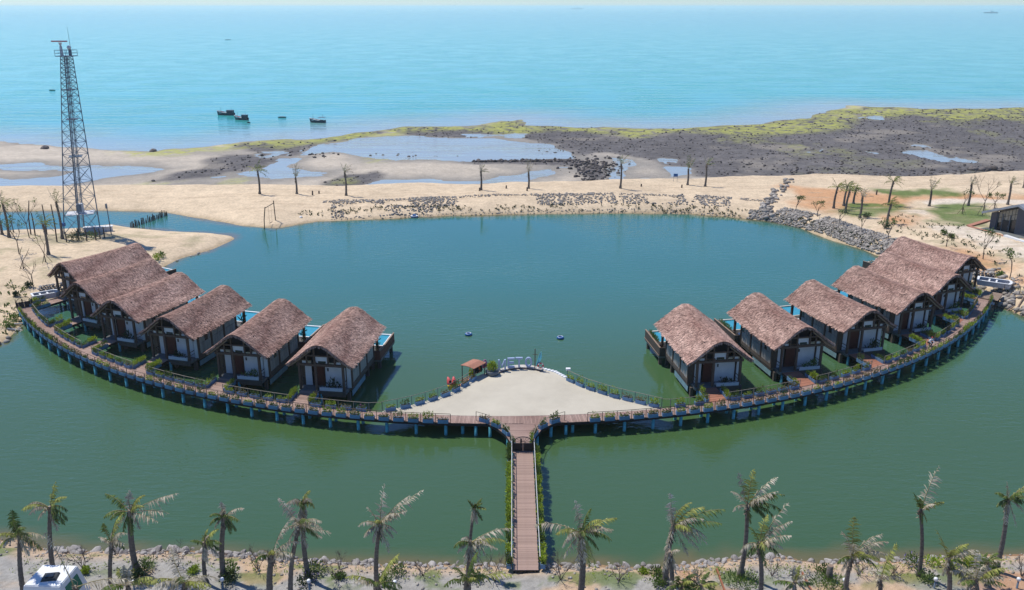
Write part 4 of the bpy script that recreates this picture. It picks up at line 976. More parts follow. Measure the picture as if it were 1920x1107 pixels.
p = at(851, 727, DZ); kayak((p.x, p.y + .45, DZ - .6), .2, .4, kayak_red, 'red kayak leaning just right of the yellow ended one', kayak_red)

# floats on the lagoon
for px, py, lb, s_ in ((878.5, 628.5, 'blue inflatable ring floating left of the plaza tip', 1), (1050.5, 635, 'blue inflatable ring floating right of the plaza tip', 1)):
    o = thing('float_ring', at(px, py, 0), lb, 'float', 'blue rings floating on the lagoon'); MB().torus((0, 0, .12), .34, .15).build('tube', ring_blue, o, True); MB().lathe([(.22, .02), (.22, .05)], n=14).build('floor', ring_blue, o); MB().torus((0, 0, .27), .33, .03, n=20, m=5).build('stripe', white_paint, o)
o = thing('paddle_boat', at(777, 408, 0), 'small blue and white round boat moored under the far stone bank', 'boat')
MB().lathe([(.55, -.1), (.75, .35), (.70, .4), (.5, .2)], n=16, sq=.8).build('hull', white_paint, o, True); MB().lathe([(.76, .12), (.78, .24), (.76, .3)], n=16, sq=.8).build('band', ring_blue, o); MB().box((0, 0, .45), (.6, .5, .25)).build('seat', ring_blue, o)

# ------------------------------------------------------------------ white boats at both ends
def skiff(loc, rz, label, L_=3.6, W_=1.7, bow=.6):
    t_ = thing('white_boat', loc, label, 'boat', None, rz); out = [(-L_ / 2, -W_ / 2), (L_ / 2 - bow, -W_ / 2), (L_ / 2, -W_ * .22), (L_ / 2, W_ * .22), (L_ / 2 - bow, W_ / 2), (-L_ / 2, W_ / 2)]; n = 6; P = []
    inn = [(x * .91, y * .84) for x, y in out]; low = [(x * .94, y * .86) for x, y in out]
    P = [(x, y, 0) for x, y in low] + [(x, y, .75) for x, y in out] + [(x, y, .75) for x, y in inn] + [(x, y, .15) for x, y in inn]; F = []
    for k in range(n):
        j = (k + 1) % n; F += [(k, j, n + j, n + k), (2 * n + k, 2 * n + j, 3 * n + j, 3 * n + k)]
    MB().add(P, F + [tuple(range(n - 1, -1, -1)), tuple(range(3 * n, 4 * n))]).build('hull', boat_white, t_)
    P = [(x * 1.01, y * 1.02, .752) for x, y in out] + [(x * .96, y * .95, .752) for x, y in inn]; P += [(x, y, .82) for x, y, z in P]
    F = [(2 * n + k, 2 * n + (k + 1) % n, 3 * n + (k + 1) % n, 3 * n + k) for k in range(n)] + [(k, (k + 1) % n, 2 * n + (k + 1) % n, 2 * n + k) for k in range(n)] + [(n + (k + 1) % n, n + k, 3 * n + k, 3 * n + (k + 1) % n) for k in range(n)]
    MB().add(P, F).build('gunwale', white_paint, t_)
    for x in (-.7, .25): MB().box((x, 0, .64), (.22, W_ * .86, .06)).build('thwart', white_paint, t_)
    MB().box((-.2, 0, .17), (L_ * .8, W_ * .7, .03)).build('floor_board', dark_cloth, t_)
p = at(87, 558, 1.5); skiff((p.x, p.y, 1.45), R(38), 'white open boat with thwarts resting at the left end of the boardwalk')
p = at(1864, 532, 1.9); skiff((p.x, p.y, 1.6), R(-32), 'white rectangular boat with slatted seats at the right end of the boardwalk', 4.6, 2.3, .25)

# ------------------------------------------------------------------ palms
WIND = Vector((.75, -.15, .05))
def frond(rng, length, d0, droop, wind, tatter=.15, mt=None, nl=22, width=.55):
    """One feather leaf: a bending midrib with leaflets along both sides."""
    p = Vector((0, 0, 0)); d = Vector(d0).normalized(); n = 9; pts = [p.copy()]; dirs = [d.copy()]
    for k in range(n):
        f = (k + 1) / n
        d = (d + (Vector((0, 0, -1)) * droop + WIND * wind) * f * .32).normalized(); p = p + d * length / n; pts.append(p.copy()); dirs.append(d.copy())
    m = MB(); m.tube(pts, [.035 * (1 - .8 * k / n) for k in range(n + 1)], 4); nr = len(m.f)
    for k in range(nl):
        f = .14 + .86 * k / (nl - 1); x = f * n; i = min(int(x), n - 1); u = x - i; q = pts[i].lerp(pts[i + 1], u); d = dirs[i].lerp(dirs[i + 1], u).normalized()
        s = d.cross(Vector((0, 0, 1)));
        if s.length < .15: s = d.cross(Vector((.3, 1, 0)))
        s.normalize(); ll = length ** .8 * width * .52 * (math.sin(math.pi * min(1, .12 + f * .86)) ** .6) * rng.uniform(.7, 1.1)
        for sg_ in (-1, 1):
            if rng.random() < tatter: continue
            e = (s * sg_ * .8 + d * .55 + Vector((0, 0, -.25 - .45 * droop)) + WIND * (.25 + .25 * wind) + Vector((rng.uniform(-.3, .3), rng.uniform(-.3, .3), rng.uniform(-.35, .2)))).normalized(); ll *= rng.uniform(.75, 1.25)
            e2 = (e + Vector((0, 0, -.55)) + WIND * .2).normalized(); w_ = d * .034 * rng.uniform(.7, 1.5); a = q + e * ll * .55; b = a + e2 * ll * .5
            m.add([q - w_, q + w_, a + w_, a - w_, b], [(0, 1, 2, 3), (3, 2, 4)])
    me = m.mesh('frond', rachis_mat); me.materials.append(mt or palm_green)
    idx = [0] * nr + [1] * (len(m.f) - nr); me.polygons.foreach_set('material_index', idx); return me
def palm(base, crown, label, group, fronds, r0=.19, r1=.13, seed=0, dead=False, fib=1.0, nl=22, twin=None):
    rng = random.Random(seed); base = Vector(base); cr = Vector(crown) - base; H = cr.length
    t_ = thing('palm_tree', base, label, 'palm tree', group)
    n = 26; P = []; Rr = []
    for k in range(n + 1):
        f = k / n; bow = math.sin(math.pi * f) * .05 * H * (-1 if cr.x > 0 else 1)
        P.append((cr.x * f ** 1.15 + bow * .5, cr.y * f, cr.z * f - (.3 if k == 0 else 0))); Rr.append((r0 + (r1 - r0) * f + (.07 if f < .08 else 0)) * (1.07 if k % 2 else .95))
    MB().tube(P, Rr, 9).build('trunk', bark, t_, True)
    if fib:     # the shaggy sheath under the leaves
        m = MB()
        for k in range(int(46 * fib)):
            f = rng.uniform(-.75, .25) * fib; a_ = rng.uniform(0, 6.28); d = Vector((math.cos(a_), math.sin(a_), 0)); q = cr + Vector((0, 0, f)) + d * r1 * 1.0; l_ = rng.uniform(.22, .55); w_ = Vector((-d.y, d.x, 0)) * .05
            tip = q + d * rng.uniform(.05, .22) + Vector((0, 0, rng.uniform(-1, .9))) * l_
            m.add([q - w_, q + w_, tip + w_ * .3, tip - w_ * .3], [(0, 1, 2, 3)])
        m.tube([cr - Vector((0, 0, .25)), cr + Vector((0, 0, .25))], [r1 * 1.25, r1 * .8], 8); m.build('leaf_sheath', fibre, t_)
    for k, (ang, ln, droop, wind, mt, dy) in enumerate(fronds):
        a_ = R(ang); me = frond(rng, ln, (math.sin(a_), dy, math.cos(a_)), droop, wind, .34 if mt is palm_dry else .18, mt, nl)
        o = put('frond', me, t_); o.location = cr + Vector((math.sin(a_) * .08, dy * .1, .12))
    return t_
G_, Y_, D_ = palm_green, palm_yellow, palm_dry; LANDMARK = []
def rnd_fronds(seed, n=9, L_=1.9, dry=.35, lift=0, wind=.5):
    rng = random.Random(seed); out = []
    for k in range(n):
        ang = -75 + 150 * k / (n - 1) + rng.uniform(-14, 14) + lift; mt = D_ if rng.random() < dry else (Y_ if rng.random() < .35 else G_)
        out.append((ang, L_ * rng.uniform(.75, 1.15), rng.uniform(.35, .95), wind * rng.uniform(.6, 1.3), mt, rng.uniform(-.8, .6)))
    for k in range(3): out.append((rng.uniform(-160, 160), L_ * .7, .9, wind, D_, rng.uniform(-.4, .4)))
    return out
def fg_palm(bx, by, cx, cy, label, fr, **kw):
    fr = [(a_, l_ * 1.15, d_, w_, m_, y_) for a_, l_, d_, w_, m_, y_ in fr] + [] if len(fr) < 4 else [(a_, l_ * 1.15, d_, w_, m_, y_) for a_, l_, d_, w_, m_, y_ in fr] + [(a_ + 9, l_ * .95, d_ * 1.2, w_, D_ if m_ is not G_ else m_, y_ - .25) for a_, l_, d_, w_, m_, y_ in fr[1::5]]; kw.setdefault('nl', 34); LANDMARK.append((at(bx, by, 1.25), label))
    b = at(bx, by, 1.25); b.z = GN.h(b.x, b.y) - .03; c = at_y(cx, cy, b.y + kw.pop('lean', 0)); return palm(b, c, label, 'palms on the near gravel bank', fr, **kw)
fg_palm(47, 1125, 37, 1008, 'leaning palm at the left end of the near bank with a broad round crown', [(-45, 1.3, .8, .3, Y_, -.3), (-20, 1.6, .5, .4, G_, .2), (10, 1.9, .6, .8, G_, -.4), (30, 2.0, .6, .9, G_, -.6), (50, 2.1, .8, .9, D_, -.3), (70, 1.9, 1.1, .7, G_, -.5), (-80, 1.2, .9, .2, Y_, -.5), (100, 1.5, 1, .6, D_, -.6), (150, 1.3, .6, .3, D_, -.4), (-25, 1.1, .6, .1, D_, .4)], seed=1)
fg_palm(103, 1085, 94, 955, 'tall palm behind the white camper with one brown frond hanging left', [(-50, 2.0, 1.6, -.6, D_, .1), (-35, 1.7, 1.1, -.2, Y_, -.4), (8, 1.6, .2, .1, Y_, .3), (30, 1.9, .5, .5, Y_, -.2), (45, 1.7, .9, .6, G_, -.4), (70, 1.6, 1.2, .4, G_, -.5), (120, 1.4, .8, .3, G_, -.4), (-110, 1.0, .9, .1, D_, -.4), (165, 1.5, .4, .2, D_, -.3)], seed=2)
fg_palm(255, 1066, 244, 962, 'palm with two long pale fronds stretched far to the right', [(56, 4.0, .10, .25, D_, -.2), (72, 2.9, .22, .3, D_, -.3), (20, 1.6, .5, .5, Y_, .1), (30, 1.4, .8, .5, Y_, -.2), (-4, 1.4, .3, .2, D_, .2), (-38, 1.9, .4, -.1, G_, .1), (-55, 1.6, .9, .1, G_, -.4), (-150, 1.5, .7, .2, G_, -.4), (-130, 2.4, .5, .1, D_, -.2), (140, 1.3, .8, .2, D_, -.4), (175, 1.5, .4, .1, G_, -.5)], seed=3, r0=.23, r1=.18)
fg_palm(211, 1125, 209, 1022, 'short ragged palm just left of the palm with two long pale fronds', [(8, 2.2, .5, .35, Y_, .1), (22, 1.9, .8, .5, D_, -.2), (-8, 1.6, .5, .2, G_, -.1), (-40, .8, .6, .2, D_, 0), (60, 1.1, 1.0, .4, G_, -.4)], seed=4, r0=.15)
fg_palm(160, 1205, 141, 1105, 'palm below the frame edge whose dry brown frond rises over the camper', [(-8, 3.9, .10, -.15, D_, -.1), (62, 3.4, .35, .3, D_, -.1)], seed=5)
fg_palm(386, 1092, 383, 1022, 'small green palm beside the first light bollard on the left', [(-35, .9, .7, .2, G_, -.3), (0, 1.0, .6, .4, Y_, .2), (22, 1.6, .5, .5, Y_, 0), (40, 1.5, .9, .6, G_, -.3), (65, 1.3, 1.1, .6, G_, -.4), (110, 1.2, 1, .4, D_, -.3), (170, 1.2, .4, .2, D_, -.5)], seed=6, r0=.16, r1=.12)
fg_palm(419, 1080, 420, 972, 'palm with a compact dark green crown standing in a green bush', [(-30, 1.0, 1.1, .1, G_, -.3), (-8, 1.0, .9, .2, D_, .1), (15, .9, .9, .3, G_, -.5), (40, 1.6, .5, .4, D_, -.1), (52, 1.4, .8, .4, G_, -.5), (-70, 1.0, 1.2, .1, G_, -.5), (100, 1.2, 1.2, .2, G_, -.6), (-120, .9, .9, .1, D_, -.4), (150, 1.1, .7, .2, G_, -.5)], seed=7, r0=.2, r1=.17)
fg_palm(545, 1120, 560, 988, 'dark palm with a thick tangled brown crown in front of another palm', [(-30, 2.0, .2, -.1, D_, .2), (-5, 1.8, .9, .2, D_, -.4), (15, 1.9, .7, .4, G_, -.5), (35, 2.0, .8, .6, D_, -.3), (50, 1.7, 1.2, .6, D_, -.2), (75, 1.5, 1.2, .5, G_, -.5), (110, 1.9, .2, .4, D_, .2), (-60, 1.0, 1.2, .1, D_, -.5), (150, 1.4, .6, .1, D_, -.5), (-140, 1.5, .5, .1, D_, -.4)], seed=8, fib=1.6)
fg_palm(578, 1082, 568, 948, 'slim straight palm with a narrow upright mop standing in flowering bush', [(-15, 1.3, 1.6, -.1, D_, -.3), (0, 1.2, 1.4, .1, G_, -.5), (15, 1.2, 1.6, .2, D_, -.2), (35, 1.1, 1.7, .2, Y_, -.3), (-40, 1.3, 1.5, -.1, D_, -.2), (170, 1.2, .5, .1, D_, -.3), (-165, 1.3, .5, .1, D_, -.3), (8, 1.0, 1.2, .1, Y_, .3)], seed=9, fib=1.8, r0=.19, r1=.15)
fg_palm(507, 1122, 509, 1045, 'low bent palm with fronds swept up to the right', [(18, 2.6, .15, .25, D_, .1), (35, 2.4, .6, .3, D_, -.1), (50, 1.6, 1.2, .4, D_, -.3), (-20, 1.2, 1.4, .1, D_, -.2), (-45, 1.2, 1.5, .1, G_, -.4), (5, 1.2, 1.2, .2, Y_, -.3)], seed=10, r0=.24, r1=.19)
fg_palm(707, 1105, 712, 985, 'palm with grey spiky crown and one thin frond shooting far right', [(6, 2.6, .05, .05, D_, .1), (35, 2.7, .15, .2, D_, 0), (48, 3.3, .10, .12, D_, .2), (25, 1.8, .5, .3, D_, -.3), (-20, 1.6, .3, .1, D_, -.2), (-50, 1.4, .9, .1, D_, -.3), (-100, 1.2, .8, .1, D_, -.4), (70, 1.3, 1.0, .3, D_, -.5), (110, 1.2, .9, .2, D_, -.5), (-5, 1.2, .9, .2, Y_, -.5), (160, 1.8, .3, .1, D_, -.4), (-150, 1.2, .6, .1, D_, -.5)], seed=11, fib=1.5)
fg_palm(706, 1140, 707, 1098, 'low yellow green young palm in front of the grey spiky palm', [(22, 2.6, .3, .2, Y_, 0), (-45, 2.0, .7, -.1, Y_, -.1), (50, 1.8, .9, .3, G_, -.3), (-20, 1.4, .7, .1, G_, -.4), (0, 1.4, .9, .2, G_, -.6), (75, 1.6, .9, .4, G_, -.3)], seed=12, fib=.5)
fg_palm(882, 1068, 889, 955, 'thin dark palm with a tiny green tuft left of the pier', [(-25, .7, .5, .1, G_, 0), (25, .8, .3, .2, G_, .1), (55, .8, .8, .4, Y_, -.3), (140, .9, .5, .2, G_, -.4), (170, 1.0, .3, .1, D_, -.4), (-165, .9, .3, .1, D_, -.4), (5, .6, .5, .1, G_, -.4)], seed=13, r0=.14, r1=.10, fib=1.2)
fg_palm(880, 1120, 882, 1020, 'shaggy grey palm with a frond reaching right towards the pier', [(55, 2.6, .35, .35, D_, .1), (62, 2.1, .5, .3, Y_, -.1), (40, 1.4, .9, .3, D_, -.4), (-15, 1.2, 1.2, .1, D_, -.3), (-50, 1.2, 1.3, .1, G_, -.3), (-80, 1.0, 1.2, .1, D_, -.5), (90, 1.2, 1.2, .2, D_, -.5), (175, 1.4, .4, .1, D_, -.5), (-155, 1.3, .5, .1, D_, -.4), (150, 1.3, .5, .1, D_, -.5)], seed=14, fib=1.7)
fg_palm(874, 1150, 874, 1092, 'young green palm at the frame foot left of the pier end', [(8, 2.2, .5, .2, G_, 0), (-15, 1.8, .9, .1, G_, -.2), (35, 1.7, .9, .3, G_, -.2), (-45, 1.6, 1.0, .1, G_, -.4), (60, 2.9, .4, .4, Y_, -.1), (20, 1.2, .6, .2, Y_, -.5)], seed=15, fib=.5)
fg_palm(1088, 1120, 1090, 1003, 'big bushy palm right of the pier with many hanging dry fronds', [(-62, 2.9, .55, -.2, D_, .1), (-40, 1.9, 1.0, -.1, Y_, -.3), (-10, 2.1, .5, .1, D_, .1), (5, 2.0, .4, .2, G_, -.1), (15, 2.1, .6, .3, Y_, -.3), (30, 2.0, .9, .4, D_, -.3), (52, 2.3, .4, .3, Y_, .2), (60, 1.9, .9, .4, G_, -.3), (-75, 1.5, 1.4, -.1, D_, -.4), (100, 1.4, 1.2, .2, G_, -.5), (-130, 1.8, .6, -.1, D_, -.4), (165, 2.0, .4, .1, Y_, -.5), (-170, 2.2, .3, .1, D_, -.4), (150, 2.0, .5, .1, Y_, -.4), (0, 1.5, .9, .1, G_, -.7)], seed=16, fib=2, r0=.24, r1=.2)
fg_palm(1248, 1092, 1262, 990, 'palm with a bright green plume sweeping right over the lagoon', [(10, 2.0, .5, .7, Y_, .2), (30, 2.4, .45, .8, Y_, .1), (52, 3.3, .28, .5, G_, 0), (62, 2.9, .35, .5, G_, -.2), (-10, 1.3, .6, .1, D_, .1), (-5, 2.0, .1, .0, D_, .3), (70, 2.2, 1.0, .5, D_, -.3), (95, 2.3, .7, .3, D_, -.2), (120, 2.1, .5, .2, D_, -.3), (150, 2.0, .3, .1, D_, -.4), (-160, 1.9, .4, .1, D_, -.4), (25, 1.4, 1.1, .3, Y_, -.6)], seed=17, r0=.24, r1=.17, fib=1.5)
fg_palm(1258, 1130, 1256, 1040, 'plain bare palm trunk leaning beside the palm with the bright plume', [(160, 1.3, .5, .1, D_, -.3), (-150, 1.2, .5, .1, D_, -.3), (20, .8, .9, .2, D_, -.3)], seed=18, r0=.18, r1=.16)
fg_palm(1388, 1080, 1401, 950, 'tallest palm of the near bank with a dark fan crown leaning right', [(3, 2.4, .10, .1, Y_, .1), (28, 2.6, .2, .3, D_, 0), (40, 2.4, .5, .4, G_, -.2), (52, 2.2, .9, .4, G_, -.4), (-15, 2.2, .25, .05, D_, .2), (-30, 1.9, .6, .1, D_, -.2), (65, 1.9, 1.2, .3, G_, -.5), (-60, 1.2, 1.0, .1, D_, -.4), (90, 1.3, 1.2, .2, G_, -.5), (15, 1.8, .6, .3, D_, -.5), (170, 1.2, .4, .1, G_, -.3)], seed=19, fib=1.2)
fg_palm(1424, 1130, 1424, 1022, 'palm with a grey feathery frond pointing up right of the tallest palm', [(24, 3.0, .12, .15, D_, .1), (30, 2.4, .3, .25, D_, -.1), (3, 1.9, .3, .2, Y_, .1), (-20, 1.6, .7, .1, G_, -.1), (45, 1.5, 1.2, .4, D_, -.4), (-60, 1.5, 1.2, .1, D_, -.3), (-90, 1.2, 1.3, .1, G_, -.5), (80, 1.4, 1.2, .3, G_, -.5), (165, 1.4, .4, .1, G_, -.5), (-5, 1.4, 1.2, .1, Y_, -.7)], seed=20)
fg_palm(1488, 1140, 1489, 1096, 'low grey green young palm between the tallest palm and the stump', rnd_fronds(21, 7, 1.3, .3), seed=21, fib=.5)
fg_palm(1586, 1107, 1597, 1046, 'palm beside the tree stump with one yellow upright frond', [(-3, 2.6, .12, .05, Y_, .1), (-15, 2.2, .5, -.1, D_, -.1), (30, 2.4, .5, .4, D_, .1), (60, 1.7, .9, .5, Y_, -.2), (75, 1.6, 1.2, .5, G_, -.3), (-60, 1.3, 1.0, .1, G_, -.4), (55, 2.6, .5, .4, D_, .3), (-120, 1.1, .9, .1, D_, -.4), (150, 1.2, .7, .2, D_, -.5), (5, 1.5, .8, .1, Y_, -.5)], seed=22, r0=.19)
fg_palm(1648, 1140, 1650, 1088, 'young palm with a single tall yellow green frond near the stump', [(8, 2.6, .15, .15, Y_, 0), (-30, 1.5, .9, .1, D_, -.2), (40, 1.4, 1.0, .3, D_, -.3), (-8, 1.4, .8, .1, D_, -.5)], seed=23, fib=.8)
fg_palm(1723, 1078, 1726, 958, 'thin tall palm with one white upright plume in violet flowers', [(12, 3.0, .08, .10, D_, .1), (-22, 1.3, .3, .0, G_, 0), (45, 1.4, .4, .3, Y_, -.1), (20, 1.0, .7, .2, D_, -.3), (175, .9, .3, .1, G_, -.3), (150, .9, .5, .1, Y_, -.3)], seed=24, r0=.15, r1=.11, fib=.8)
fg_palm(1778, 1125, 1778, 1050, 'short palm with yellow fronds spreading left and right near the right end', [(-22, 2.2, .15, -.1, Y_, 0), (-5, 1.1, .5, .1, Y_, -.3), (25, 1.5, .6, .4, Y_, .1), (45, 1.8, .6, .5, D_, 0), (60, 1.9, .6, .5, Y_, -.1), (80, 1.3, 1.1, .4, G_, -.3), (150, 1.2, .9, .2, G_, -.4), (-150, 1.1, .9, .1, D_, -.4)], seed=25)
fg_palm(1867, 1070, 1889, 940, 'tall slanting palm at the right end of the near bank', [(-8, 1.2, .2, 0, D_, .1), (-35, 1.2, .8, 0, G_, -.1), (35, 2.0, .3, .3, Y_, 0), (48, 1.7, .8, .4, G_, -.3), (65, 1.5, 1.2, .4, G_, -.4), (10, 1.2, .7, .2, G_, -.3), (-70, 1.0, 1.1, 0, G_, -.4), (100, 1.2, 1.1, .2, D_, -.4), (160, 1.8, .3, .1, D_, -.3), (-170, 1.5, .3, .1, D_, -.4)], seed=26)
fg_palm(1832, 1140, 1830, 1090, 'low shaggy grey palm below the tall slanting palm', rnd_fronds(27, 10, 1.7, .7), seed=27, fib=1.2)
fg_palm(1852, 1100, 1851, 1058, 'small spiky young palm left of the tall slanting palm', rnd_fronds(28, 8, 1.2, .4), seed=28, fib=.5)
fg_palm(1276, 1145, 1276, 1100, 'small young palm at the frame foot right of the bright plume palm', rnd_fronds(29, 7, 1.2, .1), seed=29, fib=.4)
fg_palm(1316, 1145, 1313, 1102, 'small bushy young palm left of the tallest palm', rnd_fronds(30, 8, 1.3, .1), seed=30, fib=.4)
fg_palm(345, 1150, 345, 1096, 'young palm with arching pale fronds below the small green palm', rnd_fronds(31, 8, 2.0, .5), seed=31, fib=.5)
fg_palm(238, 1150, 240, 1100, 'young yellow palm in front of the round green bush on the left', rnd_fronds(32, 7, 1.8, .3), seed=32, fib=.5)

def far_palm(bx, by, top, label, group, seed, kind='windy', z=2.0, lean=0):
    b = at(bx, by, z); b.z = GF.h(b.x, b.y); b2 = at(bx, by, b.z); b = b2
    zc = (b.y * ct + (CZ - b.z) * st); H = (by - top) / FPX * zc * 1.03; rng = random.Random(seed)
    cr = H * (.74 if kind != 'tied' else .55); c = b + Vector((lean * H, 0, cr)); L_ = H - cr + .5
    if kind == 'green': fr = [(a_, L_ * 1.05 * rng.uniform(.85, 1.15), rng.uniform(.7, 1.1), .5, G_ if rng.random() < .6 else Y_, rng.uniform(-.7, .5)) for a_ in (-70, -45, -25, -5, 10, 25, 40, 60, 80, 110)]
    elif kind == 'windy': fr = [(a_ + rng.uniform(-8, 8), L_ * rng.uniform(.8, 1.1), .35, .45, rng.choice((D_, G_, D_)), rng.uniform(-.4, .4)) for a_ in (-20, -5, 10, 22, 38, 55, 75, 160)]
    else: fr = [(a_ + rng.uniform(-6, 6), L_ * rng.uniform(.8, 1.05), .12, .1, rng.choice((D_, G_)), rng.uniform(-.2, .2)) for a_ in (-14, -5, 3, 9, 16, 24)]
    return palm(b, c, label, group, fr, r0=.24, r1=.17, seed=seed, fib=1.3, nl=13)
for k, (bx, by, top, kd, lb) in enumerate(((487, 364, 308, 'green', 'leftmost palm on the berm with drooping fronds'), (556.5, 364, 312, 'tied', 'berm palm with fronds tied up in a narrow bundle'), (649, 367, 311, 'windy', 'berm palm right of the tied one, above the stone bank'),
        (902, 357, 312, 'windy', 'berm palm with crown bent right in front of the tidal pool'), (991, 354, 303, 'tied', 'straight berm palm in front of the dark stone row'), (1163, 353, 295, 'windy', 'tall berm palm between two small tidal pools'),
        (1289, 347, 297, 'tied', 'narrow berm palm right of the small blue sign'), (1322, 350, 298, 'windy', 'leaning berm palm at the edge of the dark reef'))):
    far_palm(bx, by, top, lb, 'palms on the sand berm', 100 + k, kd)
for k, (bx, by, top, kd, lb) in enumerate(((1563, 391, 340, 'green', 'leftmost palm of the green cluster on the bare earth'), (1582, 386, 340, 'green', 'second palm of the green cluster'), (1585, 400, 346, 'green', 'front palm of the green cluster with yellow fronds'), (1600, 382, 348, 'green', 'rear right palm of the green cluster'),
        (1612, 409, 358, 'windy', 'lone palm just right of the green cluster'), (1666, 385, 328, 'green', 'tall palm standing behind a short one in line'), (1663, 420, 372, 'green', 'short yellow palm in front of the tall one'),
        (1742, 387, 337, 'tied', 'tied palm with slanting props at the lawn edge'), (1815, 386, 334, 'windy', 'windblown palm on the lawn by the grey building'), (1889, 384, 336, 'windy', 'windblown palm behind the grey building roof'), (1919, 352, 320, 'tied', 'palm at the far right edge of the beach'))):
    far_palm(bx, by, top, lb, 'palms on the right shore', 130 + k, kd, lean=.05 if kd == 'green' else 0)
for k, (bx, by, top, kd, lb) in enumerate(((17, 445, 366, 'windy', 'bent palm at the left edge behind the creek bank'), (91, 478, 404, 'green', 'palm with round dark crown in front of the lattice tower'), (117, 448, 360, 'windy', 'tall ragged palm at the left foot of the lattice tower'), (4, 440, 385, 'tied', 'narrow palm at the extreme left edge of the sand'))):
    far_palm(bx, by, top, lb, 'palms around the lattice tower', 160 + k, kd)

# ------------------------------------------------------------------ bare shrubs, saplings, bushes
def branchy(m, rng, p, d, l, r, depth):
    q = p + d * l; m.bar(p, q, r, r * .65, 4)
    if depth == 0: return [q]
    out = []
    for _ in range(rng.choice((2, 3, 3))):
        e = (d + Vector((rng.uniform(-.75, .75), rng.uniform(-.75, .75), rng.uniform(-.1, .5)))).normalized(); out += branchy(m, rng, q, e, l * rng.uniform(.62, .9), r * .6, depth - 1)
    return out
def bare_shrub(px, py, h, label, seed):
    b = at(px, py, 1.2); b.z = GN.h(b.x, b.y); rng = random.Random(seed); t_ = thing('bare_shrub', b, label, 'shrub', 'leafless shrubs on the near bank')
    tops = []
    for k in range(4):
        m = MB(); a_ = k * 1.57 + rng.uniform(-.5, .5); d = Vector((math.cos(a_) * .5, math.sin(a_) * .5, 1)).normalized(); tops += branchy(m, rng, Vector((0, 0, -.05)), d, h * .36, .035, 3); m.build('branch', twig, t_)
    return t_
for k, (px, py, h, lb) in enumerate(((156, 1066, 1.9, 'leafless shrub behind the white camper'), (333, 1063, 2.0, 'leafless shrub between the round bush and the small green palm'), (484, 1068, 1.9, 'leafless shrub left of the low bent palm'), (635, 1087, 2.2, 'leafless upright shrub between flowering bush and spiky palm'),
        (793, 1079, 1.3, 'small leafless shrub among stones left of the pier'), (928, 1090, 2.4, 'large leafless shrub at the left of the pier end'), (1051, 1087, 2.2, 'dark leafless shrub at the right of the pier end'), (1160, 1090, 1.5, 'leafless shrub between bushy palm and bright plume palm'),
        (1303, 1090, 1.2, 'small leafless shrub left of the tallest palm'), (1447, 1080, 1.6, 'leafless shrub just right of the tallest palm'), (1609, 1078, 1.5, 'leafless shrub right of the tree stump'), (1915, 1080, 1.5, 'leafless shrub at the right end of the near bank'), (1675, 1085, 1.1, 'tiny leafless shrub left of the violet flowers'))):
    bare_shrub(px, py, h, lb, 400 + k)
def bush(px, py, r, label, mt, seed, n=260, flowers=None, near=True, flat=.7):
    b = at(px, py, 1.2 if near else 2.0); b.z = GZ(b.x, b.y); t_ = thing('bush', b, label, 'bush'); rng = random.Random(seed)
    m = MB()
    for q in range(6): a_ = rng.uniform(0, 6.28); d = rng.uniform(0, .6) * r; leafy(m, rng, (math.cos(a_) * d, math.sin(a_) * d, r * flat * rng.uniform(.4, .7)), (r * .62, r * .62, r * flat * .62), n // 6, .20 if near else .3, .5, .5)
    m.build('foliage', mt, t_)
    if flowers: leafy(MB(), rng, (0, 0, r * flat * .7), (r * .95, r * .95, r * flat * .6), 90, .09, .5, .9).build('flowers', flowers, t_, kind='stuff')
    return t_
for k, (px, py, r, mt, fl_, lb) in enumerate(((275, 1066, .95, leaf_mid, None, 'round green bush beside the palm with two long fronds'), (262, 1084, .8, leaf_dark, None, 'dark bush just below the round green bush on the left'), (432, 1074, .95, leaf_mid, None, 'green bush around the compact crowned palm'), (424, 1096, .9, leaf_dark, None, 'dark green bush by the first light bollard'), (592, 1072, 1.0, leaf_mid, flower_violet, 'flowering bush behind the slim straight palm'), (576, 1094, .95, leaf_dark, flower_violet, 'dark flowering bush in front of the slim straight palm'),
        (742, 1078, 1.0, leaf_mid, None, 'green bush beside the grey spiky palm'), (722, 1092, .8, leaf_mid, None, 'lower green bush by the yellow young palm'), (892, 1088, .9, leaf_mid, None, 'green bush left of the pier by the shaggy palm'), (365, 1072, .55, leaf_lime, None, 'small bright bush left of the small green palm'), (162, 1074, .45, leaf_lime, None, 'small bright bush behind the camper'), (636, 1083, .5, leaf_mid, None, 'tiny bush at the foot of the upright leafless shrub'),
        (1712, 1062, 1.2, leaf_mid, flower_violet, 'wide bush covered in violet flowers around the thin tall palm'), (1735, 1090, 1.0, leaf_mid, None, 'green bush below the violet flowers'), (1752, 1056, .8, leaf_lime, None, 'bright bush right of the violet flowers'), (1785, 1060, .7, leaf_lime, None, 'bright bush behind the short yellow palm'), (1540, 1072, .8, leaf_mid, None, 'green bush left of the tree stump'), (1232, 1075, .7, leaf_grass, None, 'grassy bush at the foot of the bright plume palm'), (1205, 1072, .5, leaf_lime, None, 'small lime bush left of the bright plume palm'),
        (1238, 1098, .8, leaf_grass, None, 'grassy bush below the bright plume palm'), (1860, 1075, .7, leaf_mid, None, 'green bush at the foot of the tall slanting palm'), (1815, 1058, .6, leaf_lime, None, 'lime bush near the right end of the bank'))):
    bush(px, py, r, lb, mt, 500 + k, flowers=fl_)
